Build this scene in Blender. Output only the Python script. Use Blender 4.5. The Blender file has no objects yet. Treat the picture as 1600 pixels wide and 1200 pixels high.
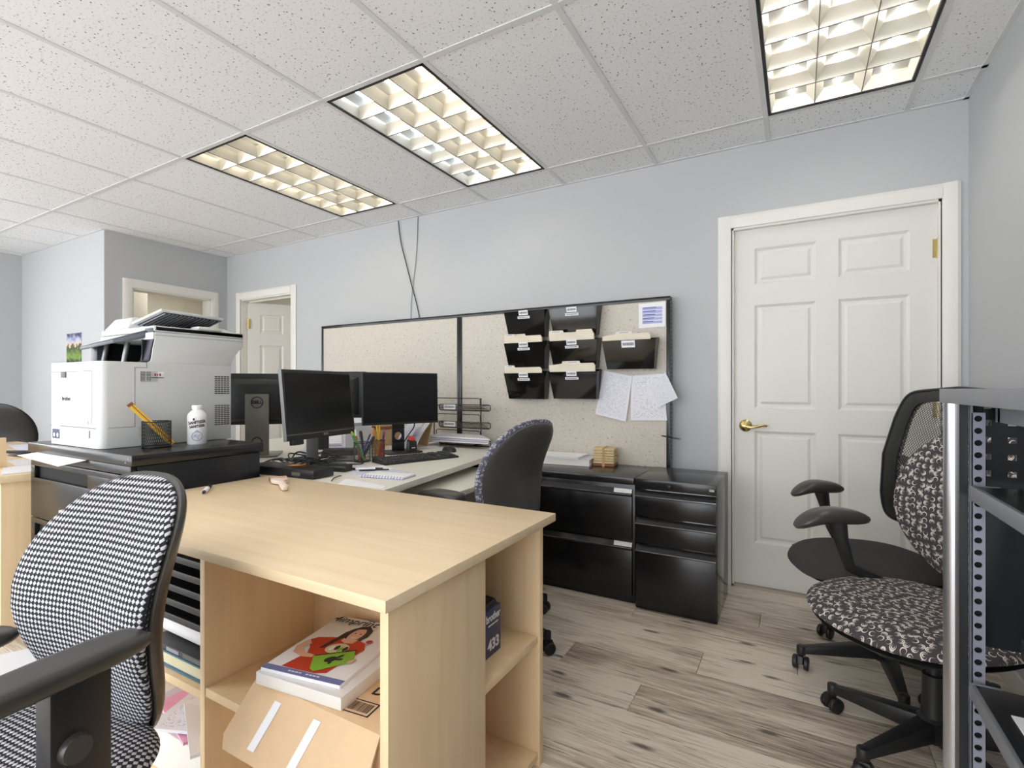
import bpy, bmesh, math, random
from mathutils import Matrix, Vector
random.seed(7)
SC = bpy.context.scene
COL = SC.collection
PI = math.pi

def C(r, g, b):
    f = lambda v: (v/12.92 if v <= .04045 else ((v+.055)/1.055)**2.4)
    return (f(r/255), f(g/255), f(b/255), 1)

# ------------------------------------------------------------------ camera, world, exposure
cd = bpy.data.cameras.new('camera'); cam = bpy.data.objects.new('camera', cd); COL.objects.link(cam)
cd.sensor_width = 36; cd.lens = 790/1600*36; cd.shift_y = 6/1600; cd.clip_start = .02
cam.location = (0, 0, 1.13); cam.rotation_euler = (PI/2, 0, math.radians(29.5))
SC.camera = cam
W = bpy.data.worlds.new('daylight'); SC.world = W; W.use_nodes = True
bg = W.node_tree.nodes['Background']; bg.inputs[0].default_value = (.935, .965, 1, 1); bg.inputs[1].default_value = 3.1
SC.view_settings.view_transform = 'Standard'; SC.view_settings.look = 'None'
SC.view_settings.gamma = 1; SC.view_settings.use_curve_mapping = False
SC.view_settings.exposure = 0.70
SC.cycles.use_denoising = True
SC.cycles.diffuse_bounces = 8; SC.cycles.max_bounces = 14
SC.cycles.sample_clamp_indirect = 6
TUBE_W, TUBE_C = 12.0, 11.0

# ------------------------------------------------------------------ materials
def M(name, rgb, rough=.5, metal=0, spec=.5, noise=None, bump=None, coat=0, alpha=1, emit=None):
    m = bpy.data.materials.new(name); m.use_nodes = True
    nt = m.node_tree; b = nt.nodes['Principled BSDF']
    col = C(*rgb)
    b.inputs['Base Color'].default_value = col
    b.inputs['Roughness'].default_value = rough; b.inputs['Metallic'].default_value = metal
    b.inputs['Specular IOR Level'].default_value = spec; b.inputs['Coat Weight'].default_value = coat
    b.inputs['Alpha'].default_value = alpha
    tc = nt.nodes.new('ShaderNodeTexCoord')
    n = noise or (6, .05)
    t = nt.nodes.new('ShaderNodeTexNoise'); t.inputs['Scale'].default_value = n[0]; t.inputs['Detail'].default_value = 4
    if len(n) > 2:
        mp = nt.nodes.new('ShaderNodeMapping'); mp.inputs['Scale'].default_value = n[2]
        nt.links.new(tc.outputs['Object'], mp.inputs[0]); nt.links.new(mp.outputs[0], t.inputs[0])
    else:
        nt.links.new(tc.outputs['Object'], t.inputs[0])
    r = nt.nodes.new('ShaderNodeMapRange'); r.inputs['From Min'].default_value = .3; r.inputs['From Max'].default_value = .7
    r.inputs['To Min'].default_value = 1-n[1]; r.inputs['To Max'].default_value = 1+n[1]
    nt.links.new(t.outputs[0], r.inputs[0])
    mx = nt.nodes.new('ShaderNodeVectorMath'); mx.operation = 'SCALE'
    mx.inputs[0].default_value = col[:3]
    nt.links.new(r.outputs[0], mx.inputs['Scale']); nt.links.new(mx.outputs[0], b.inputs['Base Color'])
    if bump:
        t2 = nt.nodes.new('ShaderNodeTexNoise'); t2.inputs['Scale'].default_value = bump[0]; t2.inputs['Detail'].default_value = 3
        nt.links.new(tc.outputs['Object'], t2.inputs[0])
        bp = nt.nodes.new('ShaderNodeBump'); bp.inputs['Strength'].default_value = bump[1]; bp.inputs['Distance'].default_value = .002
        nt.links.new(t2.outputs[0], bp.inputs['Height']); nt.links.new(bp.outputs[0], b.inputs['Normal'])
    if emit:
        b.inputs['Emission Color'].default_value = emit[:3]+(1,); b.inputs['Emission Strength'].default_value = emit[3]
    return m

def nodes(m):
    nt = m.node_tree
    def N(t, **k):
        n = nt.nodes.new('ShaderNode'+t)
        for a, v in k.items():
            if hasattr(n, a): setattr(n, a, v)
        return n
    def L(a, b): nt.links.new(a, b)
    def math_(op, a, b=None, c=None):
        n = N('Math', operation=op)
        for i, v in enumerate((a, b, c)):
            if v is None: continue
            if isinstance(v, (int, float)): n.inputs[i].default_value = v
            else: L(v, n.inputs[i])
        return n.outputs[0]
    def mix(f, a, b):
        n = N('Mix', data_type='RGBA')
        if isinstance(f, (int, float)): n.inputs[0].default_value = f
        else: L(f, n.inputs[0])
        for i, v in ((6, a), (7, b)):
            if isinstance(v, tuple): n.inputs[i].default_value = v
            else: L(v, n.inputs[i])
        return n.outputs[2]
    return nt, N, L, math_, mix

wall_m = M('wall_paint', (184, 186, 188), .75, bump=(180, .15), noise=(1.5, .012))
hall_m = M('hall_paint', (206, 202, 188), .8)
white_m = M('white_trim_paint', (226, 224, 218), .4, noise=(3, .01))
door_m = M('door_paint', (219, 217, 211), .42, noise=(3, .012))
grid_m = M('grid_bar_paint', (212, 213, 214), .5)
tbar_white = grid_m
dark_gap = M('dark_gap', (14, 14, 15), .8)
black_metal = M('black_painted_metal', (22, 22, 24), .24, noise=(4, .15), bump=(260, .05))
black_metal_top = M('black_metal_glossy', (30, 30, 31), .2, noise=(4, .1))
black_plastic = M('black_plastic', (30, 30, 31), .42, bump=(500, .1))
arm_plastic = M('armrest_plastic', (58, 57, 54), .3, bump=(400, .08))
shell_plastic = M('chair_shell_plastic', (74, 74, 73), .36, bump=(500, .1))
screen_m = M('screen_black', (21, 22, 23), .22, spec=.4)
bezel_m = M('bezel_plastic', (38, 39, 40), .4)
silver_m = M('silver_plastic', (150, 152, 154), .35, metal=.6)
stand_m = M('grey_stand_plastic', (120, 117, 112), .4, metal=.4)
chrome_m = M('steel', (196, 198, 204), .28, metal=.9)
shelf_grey = M('shelf_grey_paint', (126, 129, 136), .42, metal=.2, noise=(5, .05))
shelf_dark = M('shelf_dark_metal', (32, 33, 35), .3, noise=(5, .1))
strip_m = M('upright_strip', (140, 142, 156), .45, metal=.3)
brass_m = M('brass', (214, 194, 134), .22, metal=1)
laminate_m = M('desk_laminate', (212, 208, 197), .45, noise=(40, .015))
lam_edge_m = M('desk_edge', (190, 186, 172), .5)
printer_m = M('printer_plastic', (208, 211, 211), .45, noise=(3, .008))
printer_line = M('printer_seam', (110, 112, 116), .6)
printer_dark = M('printer_dark_plastic', (54, 55, 66), .4)
printer_black = M('printer_cavity', (12, 12, 13), .7)
vent_m = M('vent_grey', (96, 98, 94), .6)
paper_m = M('paper', (233, 233, 236), .8, noise=(8, .01))
paper_b = M('paper_bluish', (206, 206, 222), .8)
manila_m = M('manila', (226, 216, 198), .75)
ink_m = M('ink', (34, 34, 38), .7)
grey_ink = M('grey_print', (150, 150, 160), .7)
blue_ink = M('blue_print', (96, 100, 170), .7)
navy_m = M('toner_box_navy', (52, 55, 92), .4)
white_print = M('white_print', (238, 238, 240), .6)
red_print = M('red_print', (192, 60, 36), .6)
skin_print = M('skin_print', (222, 178, 150), .6)
hair_print = M('hair_print', (58, 42, 38), .6)
green_print = M('green_print', (134, 186, 58), .6)
band_print = M('band_print', (112, 122, 178), .6)
card_m = M('cardboard', (214, 184, 148), .8, noise=(30, .03))
card_edge = M('cardboard_edge', (182, 148, 108), .9)
tape_m = M('white_tape', (236, 236, 240), .5)
pink_m = M('pink_paper', (232, 170, 200), .8)
teal_m = M('teal_book', (72, 116, 138), .5)
cream_m = M('cream_label', (214, 206, 172), .6)
wood_handle = M('brush_wood', (228, 208, 192), .5)
bristle_m = M('bristles', (138, 112, 104), .8)
yellow_m = M('pencil_yellow', (226, 178, 50), .45)
orange_m = M('pencil_orange', (214, 140, 60), .5)
green_m = M('marker_green', (62, 130, 62), .45)
lime_m = M('marker_lime', (150, 190, 60), .45)
blue_m = M('pen_blue', (52, 74, 150), .4)
purple_m = M('pen_purple', (110, 40, 90), .4)
red_m = M('red_plastic', (196, 54, 48), .4)
bottle_m = M('white_bottle', (232, 232, 234), .3)
seam_m = M('check_cream', (206, 184, 140), .7, noise=(90, .12))
brown_m = M('check_brown', (140, 88, 62), .7)
lipst_m = M('ink_cap', (28, 24, 26), .4)
tan_card = M('tan_card', (206, 178, 138), .8)

def smoke_mat():
    m = M('smoked_acrylic', (20, 19, 18), .06, spec=.6)
    return m
acrylic_m = smoke_mat()

def ceiling_tile_mat():
    m = M('ceiling_tile_mineral', (222, 222, 221), .9)
    nt, N, L, ma, mix = nodes(m); b = nt.nodes['Principled BSDF']
    tc = N('TexCoord'); oi = N('ObjectInfo')
    off = N('VectorMath', operation='MULTIPLY_ADD'); 
    cx = N('CombineXYZ'); L(oi.outputs['Random'], cx.inputs[0]); L(oi.outputs['Random'], cx.inputs[1])
    off.inputs[1].default_value = (37, 53, 0); L(cx.outputs[0], off.inputs[0]); L(tc.outputs['Object'], off.inputs[2])
    n1 = N('TexNoise'); n1.inputs['Scale'].default_value = 105; n1.inputs['Detail'].default_value = 2; L(off.outputs[0], n1.inputs[0])
    v = N('TexVoronoi'); v.inputs['Scale'].default_value = 52; L(off.outputs[0], v.inputs[0])
    big = ma('LESS_THAN', v.outputs['Distance'], .17)
    sel = N('SeparateColor'); L(v.outputs['Color'], sel.inputs[0])
    big = ma('MULTIPLY', big, ma('GREATER_THAN', sel.outputs[0], .35))
    fine = ma('GREATER_THAN', n1.outputs[0], .635)
    f = ma('MAXIMUM', ma('MULTIPLY', big, 1.0), ma('MULTIPLY', fine, .36))
    L(mix(f, C(233, 234, 236), C(112, 112, 112)), b.inputs['Base Color'])
    bp = N('Bump'); bp.inputs['Strength'].default_value = .4; bp.inputs['Distance'].default_value = .002; bp.invert = True
    L(f, bp.inputs['Height']); L(bp.outputs[0], b.inputs['Normal'])
    return m
tile_m = ceiling_tile_mat()

def plank_mat():
    m = M('vinyl_plank', (165, 150, 135), .38, spec=.4)
    nt, N, L, ma, mix = nodes(m); b = nt.nodes['Principled BSDF']
    tc = N('TexCoord'); oi = N('ObjectInfo')
    cx = N('CombineXYZ')
    for i in range(3): L(oi.outputs['Random'], cx.inputs[i])
    off = N('VectorMath', operation='MULTIPLY_ADD'); off.inputs[1].default_value = (71, 43, 19)
    L(cx.outputs[0], off.inputs[0]); L(tc.outputs['Object'], off.inputs[2])
    def stretched(sx, sy, scale, det, dist=0):
        mp = N('Mapping'); mp.inputs['Scale'].default_value = (sx, sy, 1); L(off.outputs[0], mp.inputs[0])
        n = N('TexNoise'); n.inputs['Scale'].default_value = scale; n.inputs['Detail'].default_value = det; n.inputs['Distortion'].default_value = dist
        L(mp.outputs[0], n.inputs[0]); return n.outputs[0]
    broad = stretched(1, 4, 2.2, 3, .6)
    grain = stretched(1, 22, 5, 8, .3)
    fine = stretched(2, 60, 9, 8, .4)
    tone = ma('ADD', ma('MULTIPLY', broad, .75), ma('ADD', ma('MULTIPLY', grain, .75), ma('MULTIPLY', ma('SUBTRACT', fine, .2), .62)))
    tone = ma('ADD', tone, ma('MULTIPLY', ma('SUBTRACT', oi.outputs['Random'], .5), .34))
    cr = N('ValToRGB'); el = cr.color_ramp.elements
    el[0].position = .58; el[0].color = C(124, 110, 98)
    el[1].position = 1.06; el[1].color = C(222, 211, 196)
    e = cr.color_ramp.elements.new(.78); e.color = C(180, 166, 150)
    e = cr.color_ramp.elements.new(.90); e.color = C(204, 191, 175)
    L(tone, cr.inputs[0])
    # dark knots and cracks
    mp = N('Mapping'); mp.inputs['Scale'].default_value = (2.0, 7, 1); L(off.outputs[0], mp.inputs[0])
    v = N('TexVoronoi', voronoi_dimensions='2D'); v.inputs['Scale'].default_value = 1.5; 
    wn = N('TexNoise'); wn.inputs['Scale'].default_value = 14; wn.inputs['Detail'].default_value = 3; L(off.outputs[0], wn.inputs[0])
    L(mp.outputs[0], v.inputs[0])
    kd = ma('ADD', v.outputs['Distance'], ma('MULTIPLY', ma('SUBTRACT', wn.outputs[0], .5), .14))
    sel = N('SeparateColor'); L(v.outputs['Color'], sel.inputs[0])
    kr = N('MapRange'); kr.inputs['From Min'].default_value = .15; kr.inputs['From Max'].default_value = .05
    L(kd, kr.inputs[0])
    k = ma('MULTIPLY', kr.outputs[0], ma('GREATER_THAN', sel.outputs[0], .68))
    crk = ma('MULTIPLY', ma('GREATER_THAN', stretched(1.1, 26, 4.2, 3, .4), .66), .55)
    f = ma('MINIMUM', ma('MAXIMUM', ma('MULTIPLY', k, .85), crk), 1)
    L(mix(f, cr.outputs[0], C(58, 47, 40)), b.inputs['Base Color'])
    bp = N('Bump'); bp.inputs['Strength'].default_value = .12; bp.inputs['Distance'].default_value = .001
    L(grain, bp.inputs['Height']); L(bp.outputs[0], b.inputs['Normal'])
    return m
plank_m = plank_mat()

def maple_mat(name, a, b_, axis):
    m = M(name, a, .38, spec=.35)
    nt, N, L, ma, mix = nodes(m); b = nt.nodes['Principled BSDF']
    tc = N('TexCoord'); mp = N('Mapping'); s = [14, 14, 14]; s[axis] = .9; mp.inputs['Scale'].default_value = s
    L(tc.outputs['Object'], mp.inputs[0])
    n = N('TexNoise'); n.inputs['Scale'].default_value = 2.2; n.inputs['Detail'].default_value = 7; n.inputs['Distortion'].default_value = .5
    L(mp.outputs[0], n.inputs[0])
    n2 = N('TexNoise'); n2.inputs['Scale'].default_value = 3.5; L(tc.outputs['Object'], n2.inputs[0])
    r = N('MapRange'); r.inputs['From Min'].default_value = .3; r.inputs['From Max'].default_value = .72
    L(ma('ADD', ma('MULTIPLY', n.outputs[0], .7), ma('MULTIPLY', n2.outputs[0], .3)), r.inputs[0])
    L(mix(r.outputs[0], C(*a), C(*b_)), b.inputs['Base Color'])
    return m
maple_top = maple_mat('maple_top', (233, 212, 178), (222, 197, 160), 0)
maple_v = maple_mat('maple_panel', (236, 211, 172), (224, 196, 154), 2)
maple_edge = maple_mat('maple_edge', (230, 206, 176), (220, 192, 158), 0)

def speckle_fabric():
    m = M('partition_fabric', (198, 193, 184), .95)
    nt, N, L, ma, mix = nodes(m); b = nt.nodes['Principled BSDF']
    tc = N('TexCoord')
    v = N('TexVoronoi'); v.inputs['Scale'].default_value = 42; v.inputs['Randomness'].default_value = 1; L(tc.outputs['Object'], v.inputs[0])
    sel = N('SeparateColor'); L(v.outputs['Color'], sel.inputs[0])
    f = ma('MULTIPLY', ma('LESS_THAN', v.outputs['Distance'], .17), ma('GREATER_THAN', sel.outputs[0], .6))
    n = N('TexNoise'); n.inputs['Scale'].default_value = 70; n.inputs['Detail'].default_value = 4; L(tc.outputs['Object'], n.inputs[0])
    base = mix(n.outputs[0], C(184, 178, 168), C(216, 210, 200))
    L(mix(ma('MULTIPLY', f, .7), base, C(128, 122, 114)), b.inputs['Base Color'])
    return m
fabric_part = speckle_fabric()

def weave_fabric():
    m = M('houndstooth_fabric', (120, 120, 126), .9)
    nt, N, L, ma, mix = nodes(m); b = nt.nodes['Principled BSDF']
    tc = N('TexCoord'); sp = N('SeparateXYZ'); L(tc.outputs['UV'], sp.inputs[0])
    k = 2*PI/.0108
    a = ma('COSINE', ma('MULTIPLY', sp.outputs[0], k)); c = ma('COSINE', ma('MULTIPLY', sp.outputs[1], k))
    f = ma('ADD', a, c)
    # small notches make each light dot a plus
    a2 = ma('COSINE', ma('MULTIPLY', sp.outputs[0], 2*k)); c2 = ma('COSINE', ma('MULTIPLY', sp.outputs[1], 2*k))
    f = ma('ADD', f, ma('MULTIPLY', ma('MULTIPLY', a2, c2), -.35))
    r = N('MapRange'); r.inputs['From Min'].default_value = -.1; r.inputs['From Max'].default_value = .35; L(f, r.inputs[0])
    L(mix(r.outputs[0], C(26, 26, 30), C(196, 196, 204)), b.inputs['Base Color'])
    bp = N('Bump'); bp.inputs['Strength'].default_value = .5; bp.inputs['Distance'].default_value = .0015; L(f, bp.inputs['Height']); L(bp.outputs[0], b.inputs['Normal'])
    return m
weave_m = weave_fabric()

def swirl_fabric(name, dark, light, scale):
    m = M(name, dark, .9)
    nt, N, L, ma, mix = nodes(m); b = nt.nodes['Principled BSDF']
    tc = N('TexCoord')
    def layer(sc, offs, r0, w, keep):
        mp = N('Mapping'); mp.inputs['Location'].default_value = offs; L(tc.outputs['UV'], mp.inputs[0])
        v = N('TexVoronoi', voronoi_dimensions='2D'); v.inputs['Scale'].default_value = sc; v.inputs['Randomness'].default_value = .4
        L(mp.outputs[0], v.inputs[0])
        sel = N('SeparateColor'); L(v.outputs['Color'], sel.inputs[0])
        # thickness of the ring swings with direction, so the ring is a crescent
        sc_p = N('VectorMath', operation='SCALE'); sc_p.inputs['Scale'].default_value = 1
        dlt = N('VectorMath', operation='SUBTRACT'); L(mp.outputs[0], dlt.inputs[0]); L(v.outputs['Position'], dlt.inputs[1])
        sx = N('SeparateXYZ'); L(dlt.outputs[0], sx.inputs[0])
        ang = ma('ADD', ma('ARCTAN2', sx.outputs[1], sx.outputs[0]), ma('MULTIPLY', sel.outputs[1], 6.28))
        th = ma('MULTIPLY', ma('ADD', ma('COSINE', ang), 1.0), w*.85)
        d = ma('ABSOLUTE', ma('SUBTRACT', v.outputs['Distance'], r0))
        f = ma('LESS_THAN', d, th)
        return ma('MULTIPLY', f, ma('GREATER_THAN', sel.outputs[0], keep))
    f = ma('MAXIMUM', layer(scale, (0, 0, 0), .34, .045, .0), layer(scale*1.0, (.0, .0, 0), .16, .04, .3))
    L(mix(f, C(*dark), C(*light)), b.inputs['Base Color'])
    return m
swirl_m = swirl_fabric('swirl_fabric', (62, 57, 60), (206, 198, 190), 50)
swirl_blue = swirl_fabric('swirl_fabric_blue', (96, 96, 112), (196, 196, 208), 60)
seat_dark = M('charcoal_seat_fabric', (54, 51, 50), .95, bump=(700, .4), noise=(60, .08))
dark_blue_fab = M('dark_navy_fabric', (32, 34, 44), .95)
mesh_m = M('mesh_strands', (92, 88, 84), .7)

def printed_paper(name, base, ink, rows, dens=.5):
    m = M(name, base, .8)
    nt, N, L, ma, mix = nodes(m); b = nt.nodes['Principled BSDF']
    tc = N('TexCoord'); sp = N('SeparateXYZ'); L(tc.outputs['UV'], sp.inputs[0])
    row = ma('FRACT', ma('MULTIPLY', sp.outputs[1], rows))
    inrow = ma('LESS_THAN', ma('ABSOLUTE', ma('SUBTRACT', row, .5)), .2)
    cx = N('CombineXYZ'); L(ma('MULTIPLY', sp.outputs[0], 22), cx.inputs[0]); L(ma('FLOOR', ma('MULTIPLY', sp.outputs[1], rows)), cx.inputs[1])
    n = N('TexNoise'); n.inputs['Scale'].default_value = 1.3; n.inputs['Detail'].default_value = 4; L(cx.outputs[0], n.inputs[0])
    f = ma('MULTIPLY', inrow, ma('GREATER_THAN', n.outputs[0], dens))
    inside = ma('MULTIPLY', ma('LESS_THAN', ma('ABSOLUTE', ma('SUBTRACT', sp.outputs[0], .5)), .42), ma('LESS_THAN', ma('ABSOLUTE', ma('SUBTRACT', sp.outputs[1], .5)), .45))
    f = ma('MULTIPLY', f, inside)
    L(mix(ma('MULTIPLY', f, .8), C(*base), C(*ink)), b.inputs['Base Color'])
    return m
letter_m = printed_paper('printed_letter', (228, 228, 234), (140, 142, 158), 34, .55)
list_m = printed_paper('printed_list', (226, 226, 234), (166, 168, 184), 40, .52)
tag_m = printed_paper('printed_tag', (232, 232, 236), (90, 90, 100), 1, .42)
book_page = M('page_block', (228, 224, 218), .85, noise=(3, .03, (1, 1, 160)))

def landscape_mat():
    m = M('landscape_print', (80, 100, 60), .5)
    nt, N, L, ma, mix = nodes(m); b = nt.nodes['Principled BSDF']
    tc = N('TexCoord'); sp = N('SeparateXYZ'); L(tc.outputs['UV'], sp.inputs[0])
    n = N('TexNoise'); n.inputs['Scale'].default_value = 6; n.inputs['Detail'].default_value = 5; L(tc.outputs['UV'], n.inputs[0])
    t = ma('ADD', sp.outputs[1], ma('MULTIPLY', ma('SUBTRACT', n.outputs[0], .5), .7))
    cr = N('ValToRGB'); e = cr.color_ramp.elements
    e[0].position = .02; e[0].color = C(30, 50, 24); e[1].position = 1; e[1].color = C(48, 50, 92)
    for p, c in ((.2, C(120, 150, 50)), (.4, C(70, 96, 36)), (.52, C(36, 46, 30)), (.62, C(214, 190, 150)), (.75, C(176, 180, 206))):
        x = cr.color_ramp.elements.new(p); x.color = c
    L(t, cr.inputs[0]); L(cr.outputs[0], b.inputs['Base Color'])
    return m
landscape_m = landscape_mat()
def tube_mat(name, col, s):
    m = M(name, (255, 255, 255), .4, emit=col+(s,)); return m
tube_warm = tube_mat('tube_warm', (1, .9, .72), TUBE_W)
tube_cool = tube_mat('tube_cool', (.72, .84, 1), TUBE_C)
tube_neut = tube_mat('tube_neutral', (1, .98, .93), TUBE_W)
tube_boost = tube_mat('tube_boosted', (1, .97, .92), TUBE_W*2.2)     # boosted tubes for the two unseen fill fixtures added at the rear
louver_m = M('louver_aluminium', (226, 222, 210), .3, metal=.55)
edge_dark = M('louver_edge', (104, 96, 82), .5)
pan_m = M('light_pan_enamel', (240, 236, 224), .5)
frame_black = M('light_frame_black', (24, 24, 25), .6)  # black border of the light fixtures

# ------------------------------------------------------------------ geometry helpers
RM = {}     # root matrices
def rootm(o):
    while o is not None:
        if o.name in RM: return RM[o.name]
        o = o.parent
    return Matrix()

class MB:
    def __init__(s): s.v = []; s.f = []; s.mi = []; s.uv = {}; s.m = 0; s.T = None
    def add(s, verts, faces, uvs=None):
        o = len(s.v)
        for p in verts:
            p = Vector(p)
            s.v.append(s.T @ p if s.T else p)
        for f in faces:
            s.f.append([i+o for i in f]); s.mi.append(s.m)
        if uvs:
            for i, u in enumerate(uvs): s.uv[o+i] = u
        return s
    def box(s, x0, x1, y0, y1, z0, z1):
        if x0 > x1: x0, x1 = x1, x0
        if y0 > y1: y0, y1 = y1, y0
        if z0 > z1: z0, z1 = z1, z0
        return s.add([(x0,y0,z0),(x1,y0,z0),(x1,y1,z0),(x0,y1,z0),(x0,y0,z1),(x1,y0,z1),(x1,y1,z1),(x0,y1,z1)],
              [(3,2,1,0),(4,5,6,7),(0,1,5,4),(1,2,6,5),(2,3,7,6),(3,0,4,7)])
    def hexa(s, lo, hi):     # lo, hi: four points each, counter-clockwise from above
        return s.add(list(lo)+list(hi), [(3,2,1,0),(4,5,6,7),(0,1,5,4),(1,2,6,5),(2,3,7,6),(3,0,4,7)])
    def obox(s, c, size, rot):
        R = Matrix.Rotation(rot, 3, 'Z') if isinstance(rot, (int, float)) else rot
        h = [v/2 for v in size]; c = Vector(c)
        P = [c + R @ Vector((a*h[0], b*h[1], d*h[2])) for d in (-1, 1) for a, b in ((-1,-1),(1,-1),(1,1),(-1,1))]
        return s.add(P, [(3,2,1,0),(4,5,6,7),(0,1,5,4),(1,2,6,5),(2,3,7,6),(3,0,4,7)])
    def tube(s, pts, r, n=8, closed=False, flat=1.0, cap=True, up=None):
        pts = [Vector(p) for p in pts]; m = len(pts); base = []
        rr = r if isinstance(r, (list, tuple)) else [r]*m
        prev = None; V = []
        for i, p in enumerate(pts):
            a = pts[(i-1) % m] if (closed or i) else p; b = pts[(i+1) % m] if (closed or i < m-1) else p
            t = (b-a).normalized()
            if prev is None:
                ref = Vector(up) if up else (Vector((0,0,1)) if abs(t.z) < .9 else Vector((1,0,0)))
                u = t.cross(ref).normalized()
            else:
                u = (prev - t*prev.dot(t)).normalized()
            prev = u; w = t.cross(u)
            for k in range(n):
                g = 2*PI*k/n
                V.append(p + u*math.cos(g)*rr[i] + w*math.sin(g)*rr[i]*flat)
        F = []
        for i in range(m if closed else m-1):
            j = (i+1) % m
            for k in range(n):
                k2 = (k+1) % n
                F.append((i*n+k, i*n+k2, j*n+k2, j*n+k))
        if cap and not closed:
            F.append(tuple(range(n-1, -1, -1))); F.append(tuple((m-1)*n+k for k in range(n)))
        return s.add(V, F)
    def cyl(s, a, b, r, r2=None, n=20): return s.tube([a, b], [r, r if r2 is None else r2], n)
    def lathe(s, prof, c=(0,0,0), n=24):
        V = []; F = []; c = Vector(c)
        for r, z in prof:
            for k in range(n):
                g = 2*PI*k/n; V.append(c+Vector((r*math.cos(g), r*math.sin(g), z)))
        for i in range(len(prof)-1):
            for k in range(n):
                k2 = (k+1) % n; F.append((i*n+k, i*n+k2, (i+1)*n+k2, (i+1)*n+k))
        F.append(tuple(range(n-1, -1, -1))); F.append(tuple((len(prof)-1)*n+k for k in range(n)))
        return s.add(V, F)
    def prism(s, poly, axis, a0, a1):
        def P(p, a):
            return {'x': (a, p[0], p[1]), 'y': (p[0], a, p[1]), 'z': (p[0], p[1], a)}[axis]
        n = len(poly)
        return s.add([P(p, a0) for p in poly]+[P(p, a1) for p in poly],
              [tuple(range(n-1, -1, -1)), tuple(range(n, 2*n))]+[(i, (i+1) % n, n+(i+1) % n, n+i) for i in range(n)])
    def quad(s, a, b, c, d, uv=True):
        return s.add([a, b, c, d], [(0,1,2,3)], [(0,0),(1,0),(1,1),(0,1)] if uv else None)
    def sheet(s, a, b, c, d, t, nrm):      # thin sheet with uv on its front
        nrm = Vector(nrm).normalized()*t
        P = [Vector(p) for p in (a, b, c, d)]
        return s.add([p-nrm for p in P]+P, [(3,2,1,0),(4,5,6,7),(0,1,5,4),(1,2,6,5),(2,3,7,6),(3,0,4,7)], [(0,0),(1,0),(1,1),(0,1)]*2)
    def grid(s, fn, nu, nv, uvs=(1, 1), closed=False):
        V = []; U = []; F = []
        for j in range(nv+1):
            for i in range(nu+1):
                V.append(fn(i/nu, j/nv)); U.append((i/nu*uvs[0], j/nv*uvs[1]))
        for j in range(nv):
            for i in range(nu):
                a = j*(nu+1)+i; F.append((a, a+1, a+nu+2, a+nu+1))
        return s.add(V, F, U)
    def pad(s, outline, mapf, tf, tb, nr=9, nt=48, pf=2.6, pb=2.6):
        V = []; U = []; F = []
        def put(a, b, h): V.append(Vector(mapf(a, b, h))); U.append((a, b)); return len(V)-1
        fr = [[put(*(outline(2*PI*k/nt)[0]*r, outline(2*PI*k/nt)[1]*r), tf*max(0, 1-r**pf)**.5) for k in range(nt)]
              for r in [math.sin(PI/2*(i+1)/nr) for i in range(nr)]]
        c0 = put(0, 0, tf)
        bk = [[put(*(outline(2*PI*k/nt)[0]*r, outline(2*PI*k/nt)[1]*r), -tb*max(0, 1-r**pb)**.5) for k in range(nt)]
              for r in [math.sin(PI/2*(i+1)/nr) for i in range(nr-1)]]
        bk.append(fr[-1]); c1 = put(0, 0, -tb)
        for R, c, flip in ((fr, c0, 0), (bk, c1, 1)):
            for k in range(nt):
                k2 = (k+1) % nt
                f = (c, R[0][k], R[0][k2]); F.append(f[::-1] if flip else f)
                for i in range(nr-1):
                    f = (R[i][k], R[i+1][k], R[i+1][k2], R[i][k2]); F.append(f[::-1] if flip else f)
        return s.add(V, F, U)
    def mesh(s, name, mats, bevel=0, seg=2, smooth=True, ang=38, recalc=True):
        me = bpy.data.meshes.new(name); bm = bmesh.new()
        vs = [bm.verts.new(p) for p in s.v]; ul = bm.loops.layers.uv.new('UVMap') if s.uv else None
        idx = {v: i for i, v in enumerate(vs)}
        for f, mi in zip(s.f, s.mi):
            try: fc = bm.faces.new([vs[i] for i in f])
            except ValueError: continue
            fc.material_index = mi; fc.smooth = smooth
            if ul:
                for l in fc.loops: l[ul].uv = s.uv.get(idx[l.vert], (0, 0))
        if recalc: bmesh.ops.recalc_face_normals(bm, faces=bm.faces)
        if bevel:
            es = [e for e in bm.edges if len(e.link_faces) == 2 and e.calc_face_angle() > .6]
            bmesh.ops.bevel(bm, geom=es, offset=bevel, segments=seg, affect='EDGES', clamp_overlap=True, profile=.5)
            for f in bm.faces: f.smooth = smooth
        bm.to_mesh(me); bm.free()
        for m in (mats if isinstance(mats, (list, tuple)) else [mats]): me.materials.append(m)
        if smooth: me.set_sharp_from_angle(angle=math.radians(ang))
        return me
    def build(s, name, mats, parent=None, bevel=0, world=True, **k):
        if parent is not None and world:
            inv = rootm(parent).inverted(); s.v = [inv @ p for p in s.v]
        o = bpy.data.objects.new(name, s.mesh(name, mats, bevel, **k)); COL.objects.link(o)
        if parent is not None: o.parent = parent
        return o

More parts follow.
